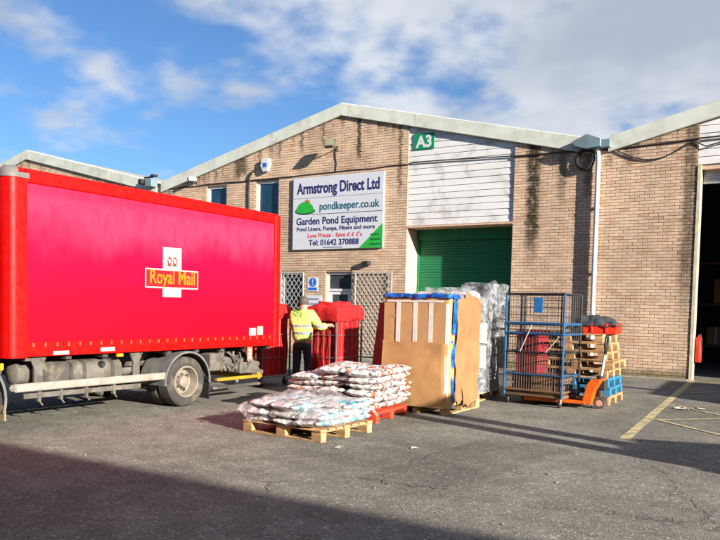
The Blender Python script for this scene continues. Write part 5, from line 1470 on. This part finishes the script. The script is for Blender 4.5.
for k in range(300):
    x = rng.uniform(-10, 2); y = rng.uniform(-14.2, -.3)
    if rng.random() < .35: y = -abs(rng.gauss(0, .35)) - .25; x = rng.uniform(-7, -1)
    s_ = rng.uniform(.006, .019)
    M_ = Matrix.Translation((x, y, s_ * .3)) @ Matrix.Rotation(rng.uniform(0, 6), 4, 'Z') @ Matrix.Rotation(rng.uniform(-.5, .5), 4, 'X')
    gp.add([M_ @ Vector(q) for q in ((s_, 0, 0), (-s_, .3 * s_, 0), (0, s_, .2 * s_), (0, -s_, 0), (.1 * s_, 0, .7 * s_), (0, 0, -.5 * s_))], [(0, 2, 4), (2, 1, 4), (1, 3, 4), (3, 0, 4), (2, 0, 5), (1, 2, 5), (3, 1, 5), (0, 3, 5)])
gpo = gp.obj('loose_gravel', mat('grey_grit', (.17, .16, .14), .9)); tag(gpo, 'loose grit scattered over the asphalt', 'gravel', kind='stuff')

# red extinguisher hung on the inner face of the door jamb
dm = MB().lathe([(0, 0), (0, .06), (.02, .072), (.52, .072), (.58, .05), (.60, .02), (.64, .02), (.64, 0)], (-2.285, .16, .42), 'z', 20).obj('fire_extinguisher', REDCRATE, smooth=True, ang=40)
tag(dm, 'slim red extinguisher hung inside the dark doorway at right', 'fire extinguisher')
MB().tube([(-2.285, .16, 1.04), (-2.25, .12, 1.08), (-2.22, .10, .98), (-2.21, .11, .75)], .010, 6).obj('hose', BLACK, dm)
MB().box(-2.372, -2.30, .12, .20, .74, .80).obj('bracket', BLACK, dm)

# ------------------------------------------------------------------ outside the picture on the right: stand-ins added to throw the long shadows
fk = empty('added_forklift', (4.45, -11.95, 0), R(17)); tag(fk, 'forklift with raised mast, added out of the picture to throw the shadow streaks', 'added_forklift')  # unseen machine, added; mast and guard shaped for the shadow streaks
# local -x points at the mast end
MB().box(.25, 2.1, -.5, .5, .28, .95, ch=.05).box(1.5, 2.25, -.5, .5, .95, 1.15, ch=.05).obj('chassis', YELLOW, fk)
b = MB()
for y in (-.46, .46): b.tube([(.35, y, .9), (.5, y, 2.0), (1.75, y, 2.0), (1.95, y, 1.1)], .035, 8)
for x in np.arange(.6, 1.75, .2): b.tube([(x, -.46, 2.0), (x, .46, 2.0)], .018, 6)
b.box(.45, 1.8, -.52, .52, 2.02, 2.08)
b.obj('overhead_guard', BLACK, fk)
for y in (-.30, .30): MB().box(-.08, .14, y - .11, y + .11, .1, 3.05, ch=.008).obj('mast_upright', BLACK, fk)
for z in (.9, 1.9, 2.95): MB().box(-.02, .05, -.24, .24, z, z + .08).obj('mast_crossbar', BLACK, fk)
MB().box(-.12, -.07, -.48, .48, 1.2, 1.7).obj('carriage', BLACK, fk)
for y in (-.28, .28): MB().box(-1.1, -.07, y - .05, y + .05, 1.2, 1.25).obj('fork', CHASSIS, fk)
for (x, y, r_) in ((.35, -.55, .30), (.35, .55, .30), (1.8, -.5, .24), (1.8, .5, .24)): MB().lathe([(-.1, 0), (-.1, r_ * .95), (0, r_), (.1, r_ * .95), (.1, 0)], (x, y, r_), 'y', 22).obj('wheel', RUBBER, fk)
MB().box(1.0, 1.45, -.22, .22, .95, 1.05, ch=.03).box(1.40, 1.50, -.22, .22, 1.0, 1.5, ch=.03).obj('seat', BLACK, fk)

vn = empty('added_van', (3.62, -7.30, 0), 0); tag(vn, 'white panel van added out of the picture to throw the shadow by the open doorway', 'van')  # unseen van, added to shade the ground by the doorway
vp = [(0, .35), (0, 1.05), (.25, 1.15), (.95, 1.35), (1.55, 2.0), (4.75, 2.05), (4.85, 1.9), (4.85, .35)]
vo = MB().prism([(a, b_) for a, b_ in vp], 0, 1.85, 'yz').obj('van_body', VANW, vn); bev(vo, .06, 3)
MB().prism([(1.0, 1.40), (1.5, 1.9), (2.1, 1.9), (2.1, 1.38)], -.006, 0, 'yz').obj('side_window', GLASSD, vn)
for (x, y) in ((.1, .9), (.1, 3.9), (1.75, .9), (1.75, 3.9)): MB().lathe([(-.11, 0), (-.11, .31), (0, .33), (.11, .31), (.11, 0)], (x, y, .33), 'x', 24).obj('wheel', RUBBER, vn)
lp = empty('added_pole', (9.6, -6.70, 0)); tag(lp, 'thick pole added out of the picture to throw a narrow ground shadow', 'utility pole')  # unseen pole, added for the narrow shadow near the wall foot
MB().tube([(0, 0, 0), (0, 0, 5.6)], [.15, .12], 12).obj('post', RUST, lp, smooth=True)
MB().box(-.6, .6, -.05, .05, 5.2, 5.32, ch=.01).obj('crossarm', RUST, lp)
for o in bpy.data.objects:
    if o.name.startswith('small_print'): o['kind'] = 'stuff'
